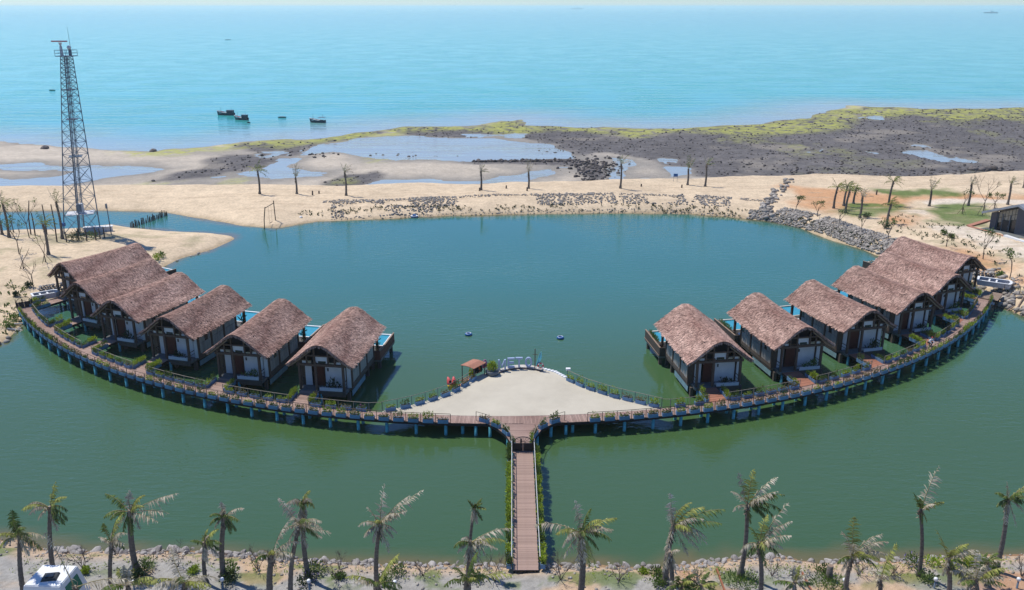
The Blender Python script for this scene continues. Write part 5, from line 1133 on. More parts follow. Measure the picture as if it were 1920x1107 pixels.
for k, (px, py, w_, d_, lb) in enumerate(((1392, 1090, 1.5, 2.6, 'bed of low grassy plants around the tallest palm'), (1554, 1094, 1.5, 2.2, 'bed of low grassy plants in front of the tree stump'))):
    b = at(px, py, 1.3); b.z = GN.h(b.x, b.y); t_ = thing('plant_bed', b, lb, 'plant bed'); leafy(MB(), random.Random(560 + k), (0, 0, .22), (w_, d_ * .55, .25), 520, .26, .9, .28).build('plants', leaf_grass, t_, kind='stuff')
    MB().box((-w_ - .05, 0, .05), (.10, d_ * 1.1, .30)).build('edging_board', mat('edging', (.34, .13, .07), .8), t_)
b = at(1554, 1084, 1.3); b.z = GN.h(b.x, b.y); t_ = thing('tree_stump', b, 'grey sawn tree stump standing among low plants', 'stump'); MB().lathe([(.30, -.1), (.24, .25), (.22, 1.15), (.20, 1.17)], n=12).build('trunk', bark, t_, True); MB().lathe([(.19, 1.172), (.19, 1.185)], n=12).build('cut_face', timber_light, t_)

def bollard(px, py, label):
    b = at(px, py, 1.3); b.z = GN.h(b.x, b.y); t_ = thing('light_bollard', b, label, 'light bollard', 'white light bollards on the near bank')
    MB().lathe([(.09, 0), (.07, .02), (.06, .62)], n=10).build('post', steel, t_, True); MB().lathe([(.06, .62), (.14, .66), (.14, .82), (.10, .88)], n=12).build('lamp_head', white_paint, t_, True)
for px, py, lb in ((418, 1101, 'white topped light bollard below the compact crowned palm'), (580, 1104, 'white topped light bollard in the flowering bush'), (741, 1106, 'white topped light bollard beside the yellow young palm'), (252, 1106, 'white topped light bollard near the round green bush'), (1582, 1103, 'white topped light bollard beside the palm by the stump'), (1752, 1101, 'white topped light bollard right of the violet flowers'), (1907, 1101, 'white topped light bollard at the right edge of the bank')): bollard(px, py, lb)

def sapling(px, py, h, label, seed, group, leafy_=.5, props=False, mt=None):
    b = at(px, py, 2.0); b.z = GF.h(b.x, b.y); b = at(px, py, b.z); zc = b.y * ct + (CZ - b.z) * st; H = h / FPX * zc * 1.05; rng = random.Random(seed)
    t_ = thing('sapling', b, label, 'young tree', group); m = MB(); tops = branchy(m, rng, Vector((0, 0, -.1)), Vector((rng.uniform(-.1, .1), 0, 1)), H * .42, .09, 3); m.build('trunk', bark_dark, t_)
    if leafy_:
        m = MB()
        for q in tops:
            if rng.random() < leafy_: leafy(m, rng, q, (.4, .4, .35), 9, .34, .3, .5)
        if m.v: m.build('crown', mt or leaf_mid, t_)
    if props:
        for k in range(3): a_ = k * 2.09 + .4; MB().bar((math.cos(a_) * .9, math.sin(a_) * .9, -.05), (0, 0, H * .38), .035, n=4).build('prop', bark_dark, t_)
    return t_
for k, (px, py, h, lf, pr_, lb) in enumerate(((1491, 399, 28, .7, False, 'young tree at the lower end of the stone row'), (1532.5, 411, 30, .6, False, 'young tree above the stone bank left of the palm cluster'), (1573, 425, 26, .35, False, 'thin young tree above the middle of the right stone bank'), (1615, 437, 28, .3, False, 'nearly bare young tree above the right stone bank'), (1665, 455, 36, .7, False, 'young tree with wide crown behind the thatched roofs'),
        (1843, 487, 46, .55, False, 'spindly tree behind the outermost right cabin'), (1892, 527, 48, .6, False, 'spindly tree by the white boat on the right'), (1774, 463, 26, .1, False, 'bare twiggy sapling behind the outermost right roof'), (1804, 402, 34, .5, True, 'small propped tree on the lawn'), (1842, 404, 62, .05, True, 'tall bare propped tree beside the grey building'), (1864, 391, 28, .9, True, 'short leafy propped tree behind the grey building'),
        (36, 477, 58, .55, False, 'spindly leafy sapling on the left sand'), (44, 505, 36, .0, True, 'bare propped sapling on the left sand'), (86, 492, 42, .15, True, 'bare propped sapling in front of the round crowned palm'), (55, 446, 60, .35, False, 'open leafy tree by the creek on the left'), (26, 436, 44, .8, False, 'bushy tree at the left end of the creek'), (68, 556, 52, .0, False, 'bare forked stump tree at the left white boat'))):
    sapling(px, py, h, lb, 600 + k, 'young trees on the sand', lf, pr_)
for k, (px, py, r, mt, lb) in enumerate(((293, 473, 1.1, leaf_lime, 'yellow green shrub on the left spit bank'), (300, 468, .9, leaf_grass, 'second shrub on the left spit bank'), (150, 447, 1.8, leaf_dark, 'low dark shrub patch under the lattice tower'), (138, 452, 1.5, leaf_dark, 'dark shrub at the left leg of the tower'), (172, 447, 1.4, leaf_mid, 'green shrub at the right leg of the tower'), (25, 578, 1.0, leaf_grass, 'spiky grass clump left of the boardwalk gate'), (10, 592, 1.1, leaf_grass, 'large grass clump at the left frame edge'), (48, 598, .6, leaf_mid, 'low plants beside the left end of the boardwalk'),
        (28, 545, .6, leaf_dark, 'small dark bush on the sand above the gate'), (1875, 512, .9, leaf_grass, 'yellow green grass tuft behind the right white boat'), (52, 530, .7, leaf_dark, 'dark weed patch on the left sand'), (1664, 428, .9, leaf_dark, 'dark bush at the foot of the short yellow palm'), (1625, 408, .9, leaf_dark, 'dark bush at the foot of the lone palm'), (1770, 441, .9, leaf_mid, 'weed tuft on the sand behind the roofs'), (1782, 447, .7, leaf_mid, 'second weed tuft on the sand behind the roofs'))):
    bush(px, py, r, lb, mt, 700 + k, 170, near=False, flat=.9)

# ------------------------------------------------------------------ stones
def rock_mesh(seed, sub=1):
    import bmesh
    bm = bmesh.new(); bmesh.ops.create_icosphere(bm, subdivisions=sub, radius=1.0); rng = random.Random(seed); dirs = [Vector((rng.gauss(0, 1), rng.gauss(0, 1), rng.gauss(0, 1))).normalized() for _ in range(7)]; cut = [rng.uniform(.55, .92) for _ in dirs]
    for v in bm.verts:
        for d, c in zip(dirs, cut):
            k = v.co.dot(d)
            if k > c: v.co -= d * (k - c)
        v.co *= rng.uniform(.94, 1.06)
    me = bpy.data.meshes.new('rock'); bm.to_mesh(me); bm.free(); return me
ROCKS = []
for k in range(8): me = rock_mesh(800 + k, 2); me.materials.append(stone); ROCKS.append(me)
FL_L = [0]
for a_, b_ in zip(FRONT, FRONT[1:]): FL_L.append(FL_L[-1] + float(np.hypot(*(b_ - a_))))
def along_front(s):
    k = min(max(int(np.searchsorted(FL_L, s)) - 1, 0), len(FRONT) - 2); f = (s - FL_L[k]) / (FL_L[k + 1] - FL_L[k]); p = FRONT[k] + (FRONT[k + 1] - FRONT[k]) * f; d = FRONT[k + 1] - FRONT[k]; d = d / np.hypot(*d); return p, np.array([d[1], -d[0]])
def rock_label(q, r):
    lm = min(LANDMARK, key=lambda t: abs(t[0].x - q[0]) + (3 if 'low' in t[1] or 'young' in t[1] else 0))[1]; w_ = lm.split(); k = 5
    while w_[k - 1] in ('a', 'the', 'with', 'of', 'in', 'at', 'by', 'and', 'one', 'to', 'its', 'many', 'two', 'long', 'that', 'whose') and k < len(w_): k += 1
    return ('large' if r > .28 else 'medium' if r > .21 else 'small') + ' grey bank rock nearest the ' + ' '.join(w_[:k])
rng = random.Random(77); n_rock = 0
xs0 = [s for s in np.arange(0, FL_L[-1], .1) if -36.5 < along_front(s)[0][0] < 36.5]; s0, s1 = xs0[0], xs0[-1]; spots = []
tries = 0
while n_rock < 290 and tries < 6000:
    tries += 1; s = rng.uniform(s0, s1); p, nr = along_front(s); d = rng.uniform(-.25, 1.7); q = p + nr * d
    if -.6 < q[0] < 2.6: continue
    big = .52 if q[0] < -29 else .38 if q[0] < -18 else .31
    r = rng.uniform(.15, big) * (1.15 if d < .9 else .85)
    if any((q[0] - a_) ** 2 + (q[1] - b_) ** 2 < (.75 * (r + c_)) ** 2 for a_, b_, c_ in spots): continue
    spots.append((q[0], q[1], r)); o = put('rock', ROCKS[n_rock % 8]); o.location = (q[0], q[1], GN.h(q[0], q[1]) + r * .25); o.rotation_euler = (rng.uniform(-.5, .5), rng.uniform(-.5, .5), rng.uniform(0, 6.28)); o.scale = (r * rng.uniform(.9, 1.5), r * rng.uniform(.8, 1.15), r * rng.uniform(.6, .95))
    tag(o, rock_label(q, r), 'rock', 'rocks edging the near bank'); n_rock += 1
BASES = [np.array([v.co[:] for v in rock_mesh(900 + k, 1).vertices]) for k in range(6)]
_m = rock_mesh(900, 1); BF = np.array([p.vertices[:] for p in _m.polygons])
def rock_field(name, pts, material, kind='stuff'):
    """pts: (x, y, z, r) rows, joined into one mesh of separate stones."""
    n = len(pts); V = np.zeros((n, len(BASES[0]), 3)); g = np.random.RandomState(n)
    for k, (x, y, z, r) in enumerate(pts):
        a_ = g.uniform(0, 6.28); c, s = math.cos(a_), math.sin(a_); B = BASES[k % 6] * np.array([r * g.uniform(.8, 1.4), r * g.uniform(.7, 1.1), r * g.uniform(.5, .9)])
        V[k, :, 0] = B[:, 0] * c - B[:, 1] * s + x; V[k, :, 1] = B[:, 0] * s + B[:, 1] * c + y; V[k, :, 2] = B[:, 2] + z
    F = (BF[None] + (np.arange(n) * len(BASES[0]))[:, None, None]).reshape(-1, 3)
    return put(name, np_mesh(name, V.reshape(-1, 3), F, material), kind=kind)
g = np.random.RandomState(3); pts = []
while len(pts) < 1500:
    s = g.uniform(s0 - 8, s1 + 8); p, nr = along_front(s); q = p + nr * g.uniform(-.5, 2.6 + g.uniform(0, 2.5) ** 1.2)
    if -.5 < q[0] < 2.5: continue
    r = g.uniform(.05, .15); pts.append((q[0], q[1], GN.h(q[0], q[1]) + r * .2, r))
rock_field('bank_stones', pts, stone_many)
# riprap along the far and right shores
pts = []
def shore_pts(px_line, n, d0, d1, r0, r1, density=None):
    P = poly_px(px_line, 0); L_ = [0]
    for a_, b_ in zip(P, P[1:]): L_.append(L_[-1] + float(np.hypot(*(b_ - a_))))
    for _ in range(n):
        s = g.uniform(0, L_[-1]); k = min(int(np.searchsorted(L_, s)) - 1, len(P) - 2); k = max(k, 0); f = (s - L_[k]) / (L_[k + 1] - L_[k]); p = P[k] + (P[k + 1] - P[k]) * f; d = P[k + 1] - P[k]; d = d / np.hypot(*d); q = p + np.array([-d[1], d[0]]) * g.uniform(d0, d1)
        if density is not None and fbm(np.array([q[0] * .16]), np.array([q[1] * .16]), density)[0] < (.47 if density < 30 else .40): continue
        r = g.uniform(r0, r1); pts.append((q[0], q[1], GF.h(q[0], q[1]) + r * .3, r))
shore_pts([(620, 414.5), (738, 410), (865, 405)], 1200, 1.0, 10.0, .10, .32, 5); shore_pts([(1010, 402), (1164, 400), (1292, 402), (1364, 407)], 1200, 3.0, 11.0, .10, .32, 6)
shore_pts([(1400, 411), (1437, 415), (1503, 429), (1565, 451), (1620, 469), (1655, 483)], 3600, .1, 6.2, .10, .36, 31); shore_pts([(1640, 478), (1720, 498), (1810, 520), (1872, 576)], 260, .3, 5, .2, .5)
shore_pts([(300, 505), (335, 487), (400, 467)], 160, -6, -.2, .15, .4, 8); shore_pts([(1868, 578), (1896, 583), (1914, 593), (1960, 602)], 160, .2, 5, .2, .6)
shore_pts([(-60, 660), (0, 645), (18, 632), (40, 611), (60, 594)], 130, -4, -.1, .2, .55)
shore_pts([(600, 414.5), (738, 410), (865, 405), (1000, 402), (1164, 400), (1292, 402), (1364, 407), (1437, 415)], 1100, 9.0, 10.6, .08, .24); shore_pts([(620, 414.5), (738, 410), (865, 405), (1000, 402), (1164, 400), (1292, 402), (1380, 408)], 420, .0, 1.2, .07, .2)
rock_field('riprap', pts, stone_many)
pts = []
P = poly_px([(1481, 337), (1462, 357), (1448, 374), (1437, 386), (1442, 395)], 2)
for _ in range(90):
    k = g.randint(0, 4); p = P[k] + (P[k + 1] - P[k]) * g.rand() + g.uniform(-1.1, 1.1, 2); r = g.uniform(.25, .75); pts.append((p[0], p[1], GF.h(p[0], p[1]) + r * .3, r))
rock_field('stone_row', pts, stone_many)
# boulders and cobbles of the reef flat
pts = []
mask = (GF.C.sum(-1) < .62) & (GF.H > -.49) & (seaward(GF.X, GF.Y, OUTER) > 3) & (seaward(GF.X, GF.Y, SEA) < 0); ii = np.argwhere(mask)
for k in g.choice(len(ii), min(7000, len(ii)), replace=False):
    j, i = ii[k]; x = GF.xs[i] + g.uniform(-.5, .5); yv = GF.ys[j] + g.uniform(-.5, .5); r = .12 + .38 * g.rand() ** 3; pts.append((x, yv, GF.H[j, i] + r * .2, r))
for x0, y0, x1, y1, n, rr in ((885, 302, 1080, 304, 260, .8), (1080, 300, 1140, 330, -300, .75), (1090, 336, 1140, 342, 50, .7), (1820, 318, 1880, 322, 40, 1.2), (690, 284, 860, 294, 50, .6), (580, 286, 640, 296, 18, .8), (1000, 274, 1060, 290, 30, .6), (1480, 318, 1920, 332, 260, .5), (200, 318, 210, 322, 6, .4)):
    for _ in range(abs(n)): p = at(g.uniform(x0, x1), g.uniform(y0, y1) + g.normal(0, .7), -.4) if n > 0 else at(g.normal(1112, 24), min(g.normal(314, 9), 333), -.4); r = g.uniform(.2, 1) ** 1.5 * rr; pts.append((p.x, p.y, GF.h(p.x, p.y) + r * .25, r))
rock_field('reef_boulders', pts, reef_stone)
# weed fringe on the banks and litter on the sand: low tufts
def tufts(name, px_pts, n, spread, size, material, z=2):
    P = poly_px(px_pts, z); m = MB(); rng = random.Random(len(name) + n)
    for _ in range(n):
        k = rng.randrange(len(P) - 1); f = rng.random(); p = P[k] + (P[k + 1] - P[k]) * f; x = p[0] + rng.uniform(-spread, spread); yv = p[1] + rng.uniform(-spread, spread)
        leafy(m, rng, (x, yv, GZ(x, yv) + .12), (.25, .25, .15), 5, size, .8, .4)
    return m.build(name, material, kind='stuff')
tufts('bank_weeds', [(560, 392), (640, 389), (740, 383), (860, 382), (1020, 380), (1200, 380), (1330, 383), (1420, 391), (1500, 405), (1580, 428), (1640, 448), (1690, 470)], 420, 1.2, .45, leaf_dark)
tufts('shore_weeds', [(0, 600), (30, 585), (60, 560), (20, 540), (5, 610), (40, 600)], 60, 1.5, .5, leaf_mid, 1.2)
tufts('sand_weeds', [(1700, 440), (1760, 440), (1800, 455), (1850, 470), (1900, 490), (1780, 430), (1690, 410), (1860, 500), (1910, 545)], 160, 4, .4, leaf_dark)
tufts('gravel_weeds', [(0, 1060), (200, 1062), (400, 1064), (600, 1070), (800, 1076), (930, 1080)], 160, .9, .16, leaf_lime, 1.2)
tufts('gravel_weed_fringe', [(1110, 1078), (1300, 1078), (1400, 1068), (1550, 1070), (1700, 1068), (1916, 1060)], 200, .9, .16, leaf_lime, 1.2)

# ------------------------------------------------------------------ lattice tower
B = at(154.5, 434, 0); bz = 1.5; B = at(154.5, 437, bz); T = at_y(124.8, 106, B.y)
tw = thing('lattice_tower', B, 'tall tapering steel lattice tower with radar bar on top beside the creek', 'tower')
Hh = T.z - bz; ax = Vector((T.x - B.x, 0, Hh))
def leg_pt(k, f): a_ = R(20) + k * math.pi / 2; r = 3.05 + (.95 - 3.05) * f; return ax * f + Vector((math.cos(a_) * r, math.sin(a_) * r, 0))
for k in range(4): MB().bar(leg_pt(k, -.01), leg_pt(k, 1), .11, .07, 6).build('leg', steel, tw)
lv = [0]; st0 = .112
while lv[-1] < .985: lv.append(min(1, lv[-1] + st0)); st0 *= .905
for a_, b_ in zip(lv, lv[1:]):
    m = MB()
    for k in range(4):
        j = (k + 1) % 4; m.bar(leg_pt(k, a_), leg_pt(j, b_), .038, n=4); m.bar(leg_pt(j, a_), leg_pt(k, b_), .038, n=4); m.bar(leg_pt(k, b_), leg_pt(j, b_), .042, n=4)
    m.build('bracing', steel, tw, kind='stuff')
MB().bar((-.5, -.3, 0), ax + Vector((-.3, -.2, 0)), .13, .10, 8).build('cable_duct', steel_dark, tw)
m = MB()
for s in (-.22, .22): m.bar(Vector((.5 + s, -.4, 0)), ax + Vector((.35 + s, -.3, 0)), .035, n=4)
for k in range(70): p = Vector((.5, -.4, 0)).lerp(ax + Vector((.35, -.3, 0)), k / 70); m.bar(p - Vector((.22, 0, 0)), p + Vector((.22, 0, 0)), .02, n=4)
m.build('ladder', steel, tw)
p = ax * .12; MB().box(p, (4.6, 3.2, .12), rz=R(20)).build('lower_platform', boat_white, tw); c_ = MB().box(p + Vector((.2, -.2, .95)), (1.1, .9, 1.7), rz=R(20)).build('equipment_cabinet', boat_white, tw); MB().box(p + Vector((.2, -.68, 1.0)), (.8, .04, 1.3), rz=R(20)).build('cabinet_door', steel, c_)
for f in (.45, .66, .82): MB().box(ax * f, (2.6 - f, 2.6 - f, .08), rz=R(20)).build('rest_platform', steel_dark, tw)
tp = MB().box(ax + Vector((0, 0, .06)), (2.8, 2.2, .12), rz=0).build('top_platform', steel, tw)
m = MB()
for z in (.55, 1.05):
    q = [Vector((sx * 1.4, sy * 1.1, z)) for sx, sy in ((-1, -1), (1, -1), (1, 1), (-1, 1))]
    for k in range(4): m.bar(ax + q[k], ax + q[(k + 1) % 4], .04, n=4)
for sx in (-1, -.3, .3, 1):
    for sy in (-1, 1): m.bar(ax + Vector((sx * 1.4, sy * 1.1, .1)), ax + Vector((sx * 1.4, sy * 1.1, 1.05)), .04, n=4)
m.build('handrail', steel, tp)
rd = MB().bar(ax + Vector((-.75, 0, .1)), ax + Vector((-.75, 0, 1.7)), .28, .22, 8).bar(ax + Vector((-.75, 0, 1.7)), ax + Vector((-.75, 0, 2.3)), .12, .32, 8).build('radar_mast', boat_white, tw); MB().box(ax + Vector((-.85, 0, 2.5)), (2.7, .22, .20)).build('radar_bar', red_paint, rd)
dm = MB().bar(ax + Vector((.65, 0, .1)), ax + Vector((.65, 0, 1.1)), .24, .18, 8).build('dome_mast', steel, tw); MB().lathe([(.16, 1.1), (.36, 1.4), (.32, 1.65), (.15, 1.8)], c=ax + Vector((.65, 0, 0)), n=12).build('dome', boat_white, dm, True)
MB().bar(ax + Vector((.75, .3, .1)), ax + Vector((.75, .3, 4.9)), .05, .02, 5).build('whip_antenna', steel_dark, tw)
MB().box((-2.7, -1.3, 1.9), (.9, .5, .6)).build('control_box', ring_blue, tw)
def low_wall(loc, rz, L_, label):
    t_ = thing('equipment_base', loc, label, 'wall', None, rz); MB().box((0, 0, .5), (L_, .9, 1.0)).build('block', boat_white, t_); MB().box((0, 0, 1.04), (L_ + .2, 1.1, .1)).build('cap', white_paint, t_)
p = at(178, 433, 1.6); low_wall((p.x, p.y, GF.h(p.x, p.y) - .1), .15, 3.6, 'low white masonry block at the right foot of the tower'); p = at(203, 431, 1.6); low_wall((p.x, p.y, GF.h(p.x, p.y) - .1), .4, 1.5, 'small white block beside the pole right of the tower')
for k, (px, py, t0, lb) in enumerate(((125, 455, 20, 'leftmost short fence post in front of the tower'), (148, 452, 24, 'fence post in front of the tower middle'), (180, 452, 26, 'fence post at the tower right leg'), (196, 447, 22, 'fence post left of the utility pole'), (188, 449, 20, 'thin fence post between two others at the tower'), (163, 453, 22, 'fence post below the low dark shrubs'), (107, 455, 70, 'tall bare wooden pole left of the tower'), (88, 440, 55, 'tall bare pole nearest the creek on the left'), (66, 442, 42, 'shorter bare pole left of two tall poles'), (58, 440, 62, 'slanting bare pole at the left creek bank'))):
    b = at(px, py, 1.5); b.z = GF.h(b.x, b.y); b = at(px, py, b.z); h = t0 / FPX * (b.y * ct + 39 * st) * 1.04; o = MB().tube([(0, 0, -.2), (.02 * h, 0, h * .5), ((.12 if k == 9 else .01) * h, 0, h)], [.12, .11, .08], 7).build('pole', bark_dark); o.location = b; tag(o, lb, 'pole')
b = at(209, 441, 1.5); b.z = GF.h(b.x, b.y); h = 5.8; t_ = thing('utility_pole', b, 'slim grey utility pole right of the lattice tower', 'pole'); MB().bar((0, 0, -.2), (-.1, 0, h), .10, .07, 8).build('shaft', steel_dark, t_); MB().box((-.1, -.1, h - .5), (.3, .2, .8)).build('lamp_head', steel, t_)
# stake fence across the creek
a_, b_ = at(245, 428, 0), at(314, 404, 0); t_ = thing('stake_fence', a_, 'row of rough dark stakes across the shallow creek', 'fence'); rng = random.Random(5)
for k in range(34): f = k / 33; p = a_.lerp(b_, f) - a_; h = rng.uniform(.7, 1.4); MB().tube([(p.x, p.y, -.6), (p.x + rng.uniform(-.15, .15), p.y, h)], [.11, .08], 5).build('stake', bark_dark, t_)
# wooden swing frame
a_, b_ = at(496, 431, -.1), at(517.5, 420, .1); t_ = thing('swing_frame', a_, 'rough wooden swing frame standing in the shallows', 'swing'); tp0 = Vector((.5, 0, 4.3)); tp1 = b_ - a_ + Vector((-.1, 0, 4.2))
MB().tube([(0, 0, -.5), (.1, 0, 2), tp0 + Vector((0, 0, .2))], .10, 6).build('post', bark_dark, t_); MB().tube([b_ - a_ + Vector((0, 0, -.4)), tp1 + Vector((0, 0, .5))], .10, 6).build('post', bark_dark, t_); MB().bar(tp0, tp1, .07).build('beam', bark_dark, t_)
for f in (.35, .65): q = tp0.lerp(tp1, f); MB().bar(q, q - Vector((0, 0, 3.4)), .018, n=4).build('rope', twig, t_)
q0 = tp0.lerp(tp1, .35) - Vector((0, 0, 3.4)); q1 = tp0.lerp(tp1, .65) - Vector((0, 0, 3.4)); MB().bar(q0, q1, .06).build('seat', bark_dark, t_)

# ------------------------------------------------------------------ right shore building
p0, p1 = at(1854, 429, 2.0), at(1896, 439.5, 2.0); bz = GF.h(p0.x, p0.y); yaw = math.atan2(p1.y - p0.y, p1.x - p0.x)
bd = thing('beach_building', (p0.x, p0.y, bz - .1), 'grey beach building with a sloping roof and tall glazed front', 'building', None, yaw)
out = [(0, 0), (0, 3.1), (5.6, 5.3), (7.2, 4.7), (15, 4.7), (15, 0)]
def facade(x0, x1, y0, y1, name, mt, h0=0.0):
    xs_ = sorted({x0, x1, *[x for x, _ in out if x0 < x < x1]}); tp_ = [(x, float(np.interp(x, [q[0] for q in out[1:5]], [q[1] for q in out[1:5]]))) for x in xs_]; P = []
    for yv in (y0, y1): P += [(x, yv, h0) for x, _ in tp_] + [(x, yv, z) for x, z in tp_]
    n = len(xs_); F = []
    for k in range(n - 1): F += [(k, k + 1, n + k + 1, n + k), (2 * n + k + 1, 2 * n + k, 3 * n + k, 3 * n + k + 1), (n + k, n + k + 1, 3 * n + k + 1, 3 * n + k), (k + 1, k, 2 * n + k, 2 * n + k + 1)]
    F += [(0, n, 3 * n, 2 * n), (n - 1, 3 * n - 1, 4 * n - 1, 2 * n - 1)]; return MB().add(P, F).build(name, mt, bd)
facade(0, 1.15, 0, .3, 'front_wall', hut_grey); facade(5.0, 15, 0, .3, 'front_wall', hut_grey); facade(0, 15, 8.7, 9.0, 'rear_wall', hut_grey)
MB().box((.15, 4.5, 1.5), (.3, 8.4, 3.0)).build('side_wall', hut_grey, bd); MB().box((14.85, 4.5, 2.3), (.3, 8.4, 4.6)).build('side_wall', hut_grey, bd); facade(1.15, 5.0, .5, .56, 'glass_back', dark_glass)
for k in range(6):
    x = 1.3 + .62 * k; zt = 3.1 + x * .393 - .2
    for z0, z1 in ((zt - 1.0, zt - .05), (zt - 1.95, zt - 1.08)):
        P = [(x, .40, z0), (x + .52, .40, z0 + .2), (x + .52, .40, z1 + .2), (x, .40, z1)]; MB().add(P + [(a_, .45, c_) for a_, _, c_ in P], [(0, 1, 2, 3), (7, 6, 5, 4), (0, 4, 5, 1), (1, 5, 6, 2), (2, 6, 7, 3), (3, 7, 4, 0)]).build('pane', pane_tan, bd)
d_ = MB().box((2.9, .30, 1.1), (1.3, .12, 2.2)).build('door', lamp_black, bd); MB().box((3.4, .22, 1.1), (.06, .05, .5)).build('handle', steel, d_)
for x in (1.2, 2.2, 3.65, 4.95): MB().box((x, .25, 1.6), (.10, .14, 3.2)).build('mullion', steel_dark, bd)
for (x0, z0), (x1, z1) in (((-1.2, 2.75), (5.6, 5.42)), ((5.6, 5.42), (7.2, 4.82)), ((7.2, 4.82), (15.6, 4.82))):
    P = []
    for yv in (-1.1, 9.8): P += [(x0, yv, z0), (x1, yv, z1), (x1, yv, z1 + .42), (x0, yv, z0 + .42)]
    MB().add(P, [(0, 1, 2, 3), (7, 6, 5, 4), (0, 4, 5, 1), (1, 5, 6, 2), (2, 6, 7, 3), (3, 7, 4, 0)]).build('roof_slab', hut_roof, bd)
MB().box((7.3, -1.6, .08), (15.4, 3.2, .24)).build('terrace', slab_grey, bd)
def kerb(pa, pb, label, w_=.5, h=.25, m_=None):
    a_ = at(*pa, 2.0); b_ = at(*pb, 2.0); t_ = thing('kerb', a_, label, 'kerb'); d = b_ - a_; t_.location.z = GF.h(a_.x, a_.y); MB().box((d.x / 2, d.y / 2, .05), (math.hypot(d.x, d.y), w_, h), rz=math.atan2(d.y, d.x)).build('edge', m_ or orange_wood, t_)
kerb((1816, 425), (1852, 414), 'orange brown kerb on the lawn side of the grey building', .9); kerb((1816, 425.5), (1884, 445), 'orange brown kerb in front of the grey building', .6); kerb((1884, 445.5), (1940, 464), 'pale low wall edge at the foot of the grey building', .7, .6, white_paint)

# small things on the berm
def post_stub(px, py, h, label):
    b = at(px, py, 2); b.z = GF.h(b.x, b.y); o = MB().tube([(0, 0, -.2), (.05, 0, h)], [.18, .15], 7).build('post_stub', bark_dark); o.location = b; tag(o, label, 'post')
for px, py, h, lb in ((586, 366, 1.0, 'short dark post stub right of the tied berm palm'), (598, 363, .6, 'lower post stub beside the taller one on the berm'), (899, 359.5, .7, 'post stub at the foot of the bent berm palm'), (988, 359, .8, 'post stub at the foot of the straight berm palm'), (949, 355, .7, 'post stub between two berm palms'), (1278, 352, .7, 'post stub below the small blue sign'), (1202, 351, .6, 'post stub right of the tall berm palm'), (1643, 366, 1.0, 'dark post on the grass beyond the palm cluster')): post_stub(px, py, h, lb)
b = at(1266, 345, 1.5); b.z = GF.h(b.x, b.y); t_ = thing('beach_sign', b, 'small blue notice board on two legs at the berm edge', 'sign'); MB().box((0, 0, 1.5), (1.0, .06, .7)).build('board', ring_blue, t_)
for x in (-.42, .42): MB().bar((x, .05, -.2), (x, .05, 1.6), .035, n=5).build('leg', steel, t_)
for px, py, sx, lb, mm in ((287, 283.5, 1.4, 'dark square wreck block on the wet sand near the sea', reef_stone), (84, 279, 1.6, 'low dark rock lump on the wet sand at the left', reef_stone), (661 * .0 + 565, 417, .4, 'white buoy at the left corner of the far bank', white_paint)):
    b = at(px, py, -.3); b.z = GZ(b.x, b.y); o = put('rock', ROCKS[3].copy() if mm is not stone else ROCKS[3]); o.data.materials[0] = mm; o.location = b; o.scale = (sx, sx, sx * .7); tag(o, lb, 'rock' if mm is reef_stone else 'buoy')
# drift logs at both ends
for k, (pa, pb, lb) in enumerate((((12, 612), (48, 604), 'bleached plank lying by the left end of the boardwalk'), ((22, 603), (48, 594), 'white board leaning at the left end of the boardwalk'), ((1880, 574), (1902, 569), 'drift log on the sand right of the boardwalk'), ((1903, 578), (1918, 564), 'pale slanting log at the right frame edge'))):
    a_ = at(*pa, .8); b_ = at(*pb, 1.0); a_.z = GF.h(a_.x, a_.y) + .15; b_.z = GF.h(b_.x, b_.y) + .3; o = MB().tube([(0, 0, 0), b_ - a_], [.12, .10], 7).build('drift_log', boat_white if k < 2 else timber_light); o.location = a_; tag(o, lb, 'log')
# stone walls beside the outermost cabins
for k, (px, py, rz, lb) in enumerate(((93, 541, .6, 'low dry stone wall beside the outermost left cabin'), (1845, 517, -.5, 'low dry stone wall beside the outermost right cabin'))):
    b = at(px, py, 1.2); b.z = GF.h(b.x, b.y) - .1; t_ = thing('stone_wall', b, lb, 'wall', None, rz); rng = random.Random(k)
    for r_ in range(4):
        x = -1.6 + (r_ % 2) * .2
        while x < 1.5: L_ = rng.uniform(.35, .6); o = put('stone', ROCKS[rng.randrange(8)], t_); o.location = (x + L_ / 2, rng.uniform(-.05, .05), .2 + r_ * .32); o.scale = (L_ * .55, .35, .19); x += L_
# right end landing and footbridge rail
p = at(1858, 556, DZ); ld = thing('landing', (p.x, p.y, DZ), 'pale plank landing joining the right end of the boardwalk to the shore', 'deck', None, R(52)); m = MB()
for k in range(16): m.box((-1.9 + .25 * k, 0, .10 + .002 * (k % 3)), (.23, 2.4, .05))
m.build('planks', timber_light, ld, kind='stuff'); MB().box((0, 0, -.05), (3.9, 2.3, .22)).build('frame', fascia, ld)
for x in (-1.2, 1.2): MB().box((x, -.9, -.8), (.2, .2, 1.5)).build('leg', timber, ld)
pts_ = [at(1882, 546, 1.6), at(1897, 548, 1.6), at(1912, 550, 1.6), at(1930, 553, 1.6)]; railing(pts_, 'dark wooden fence rail leading right from the boardwalk landing', rail_dark, rail_dark, 1.0, 1.6, mid=True)

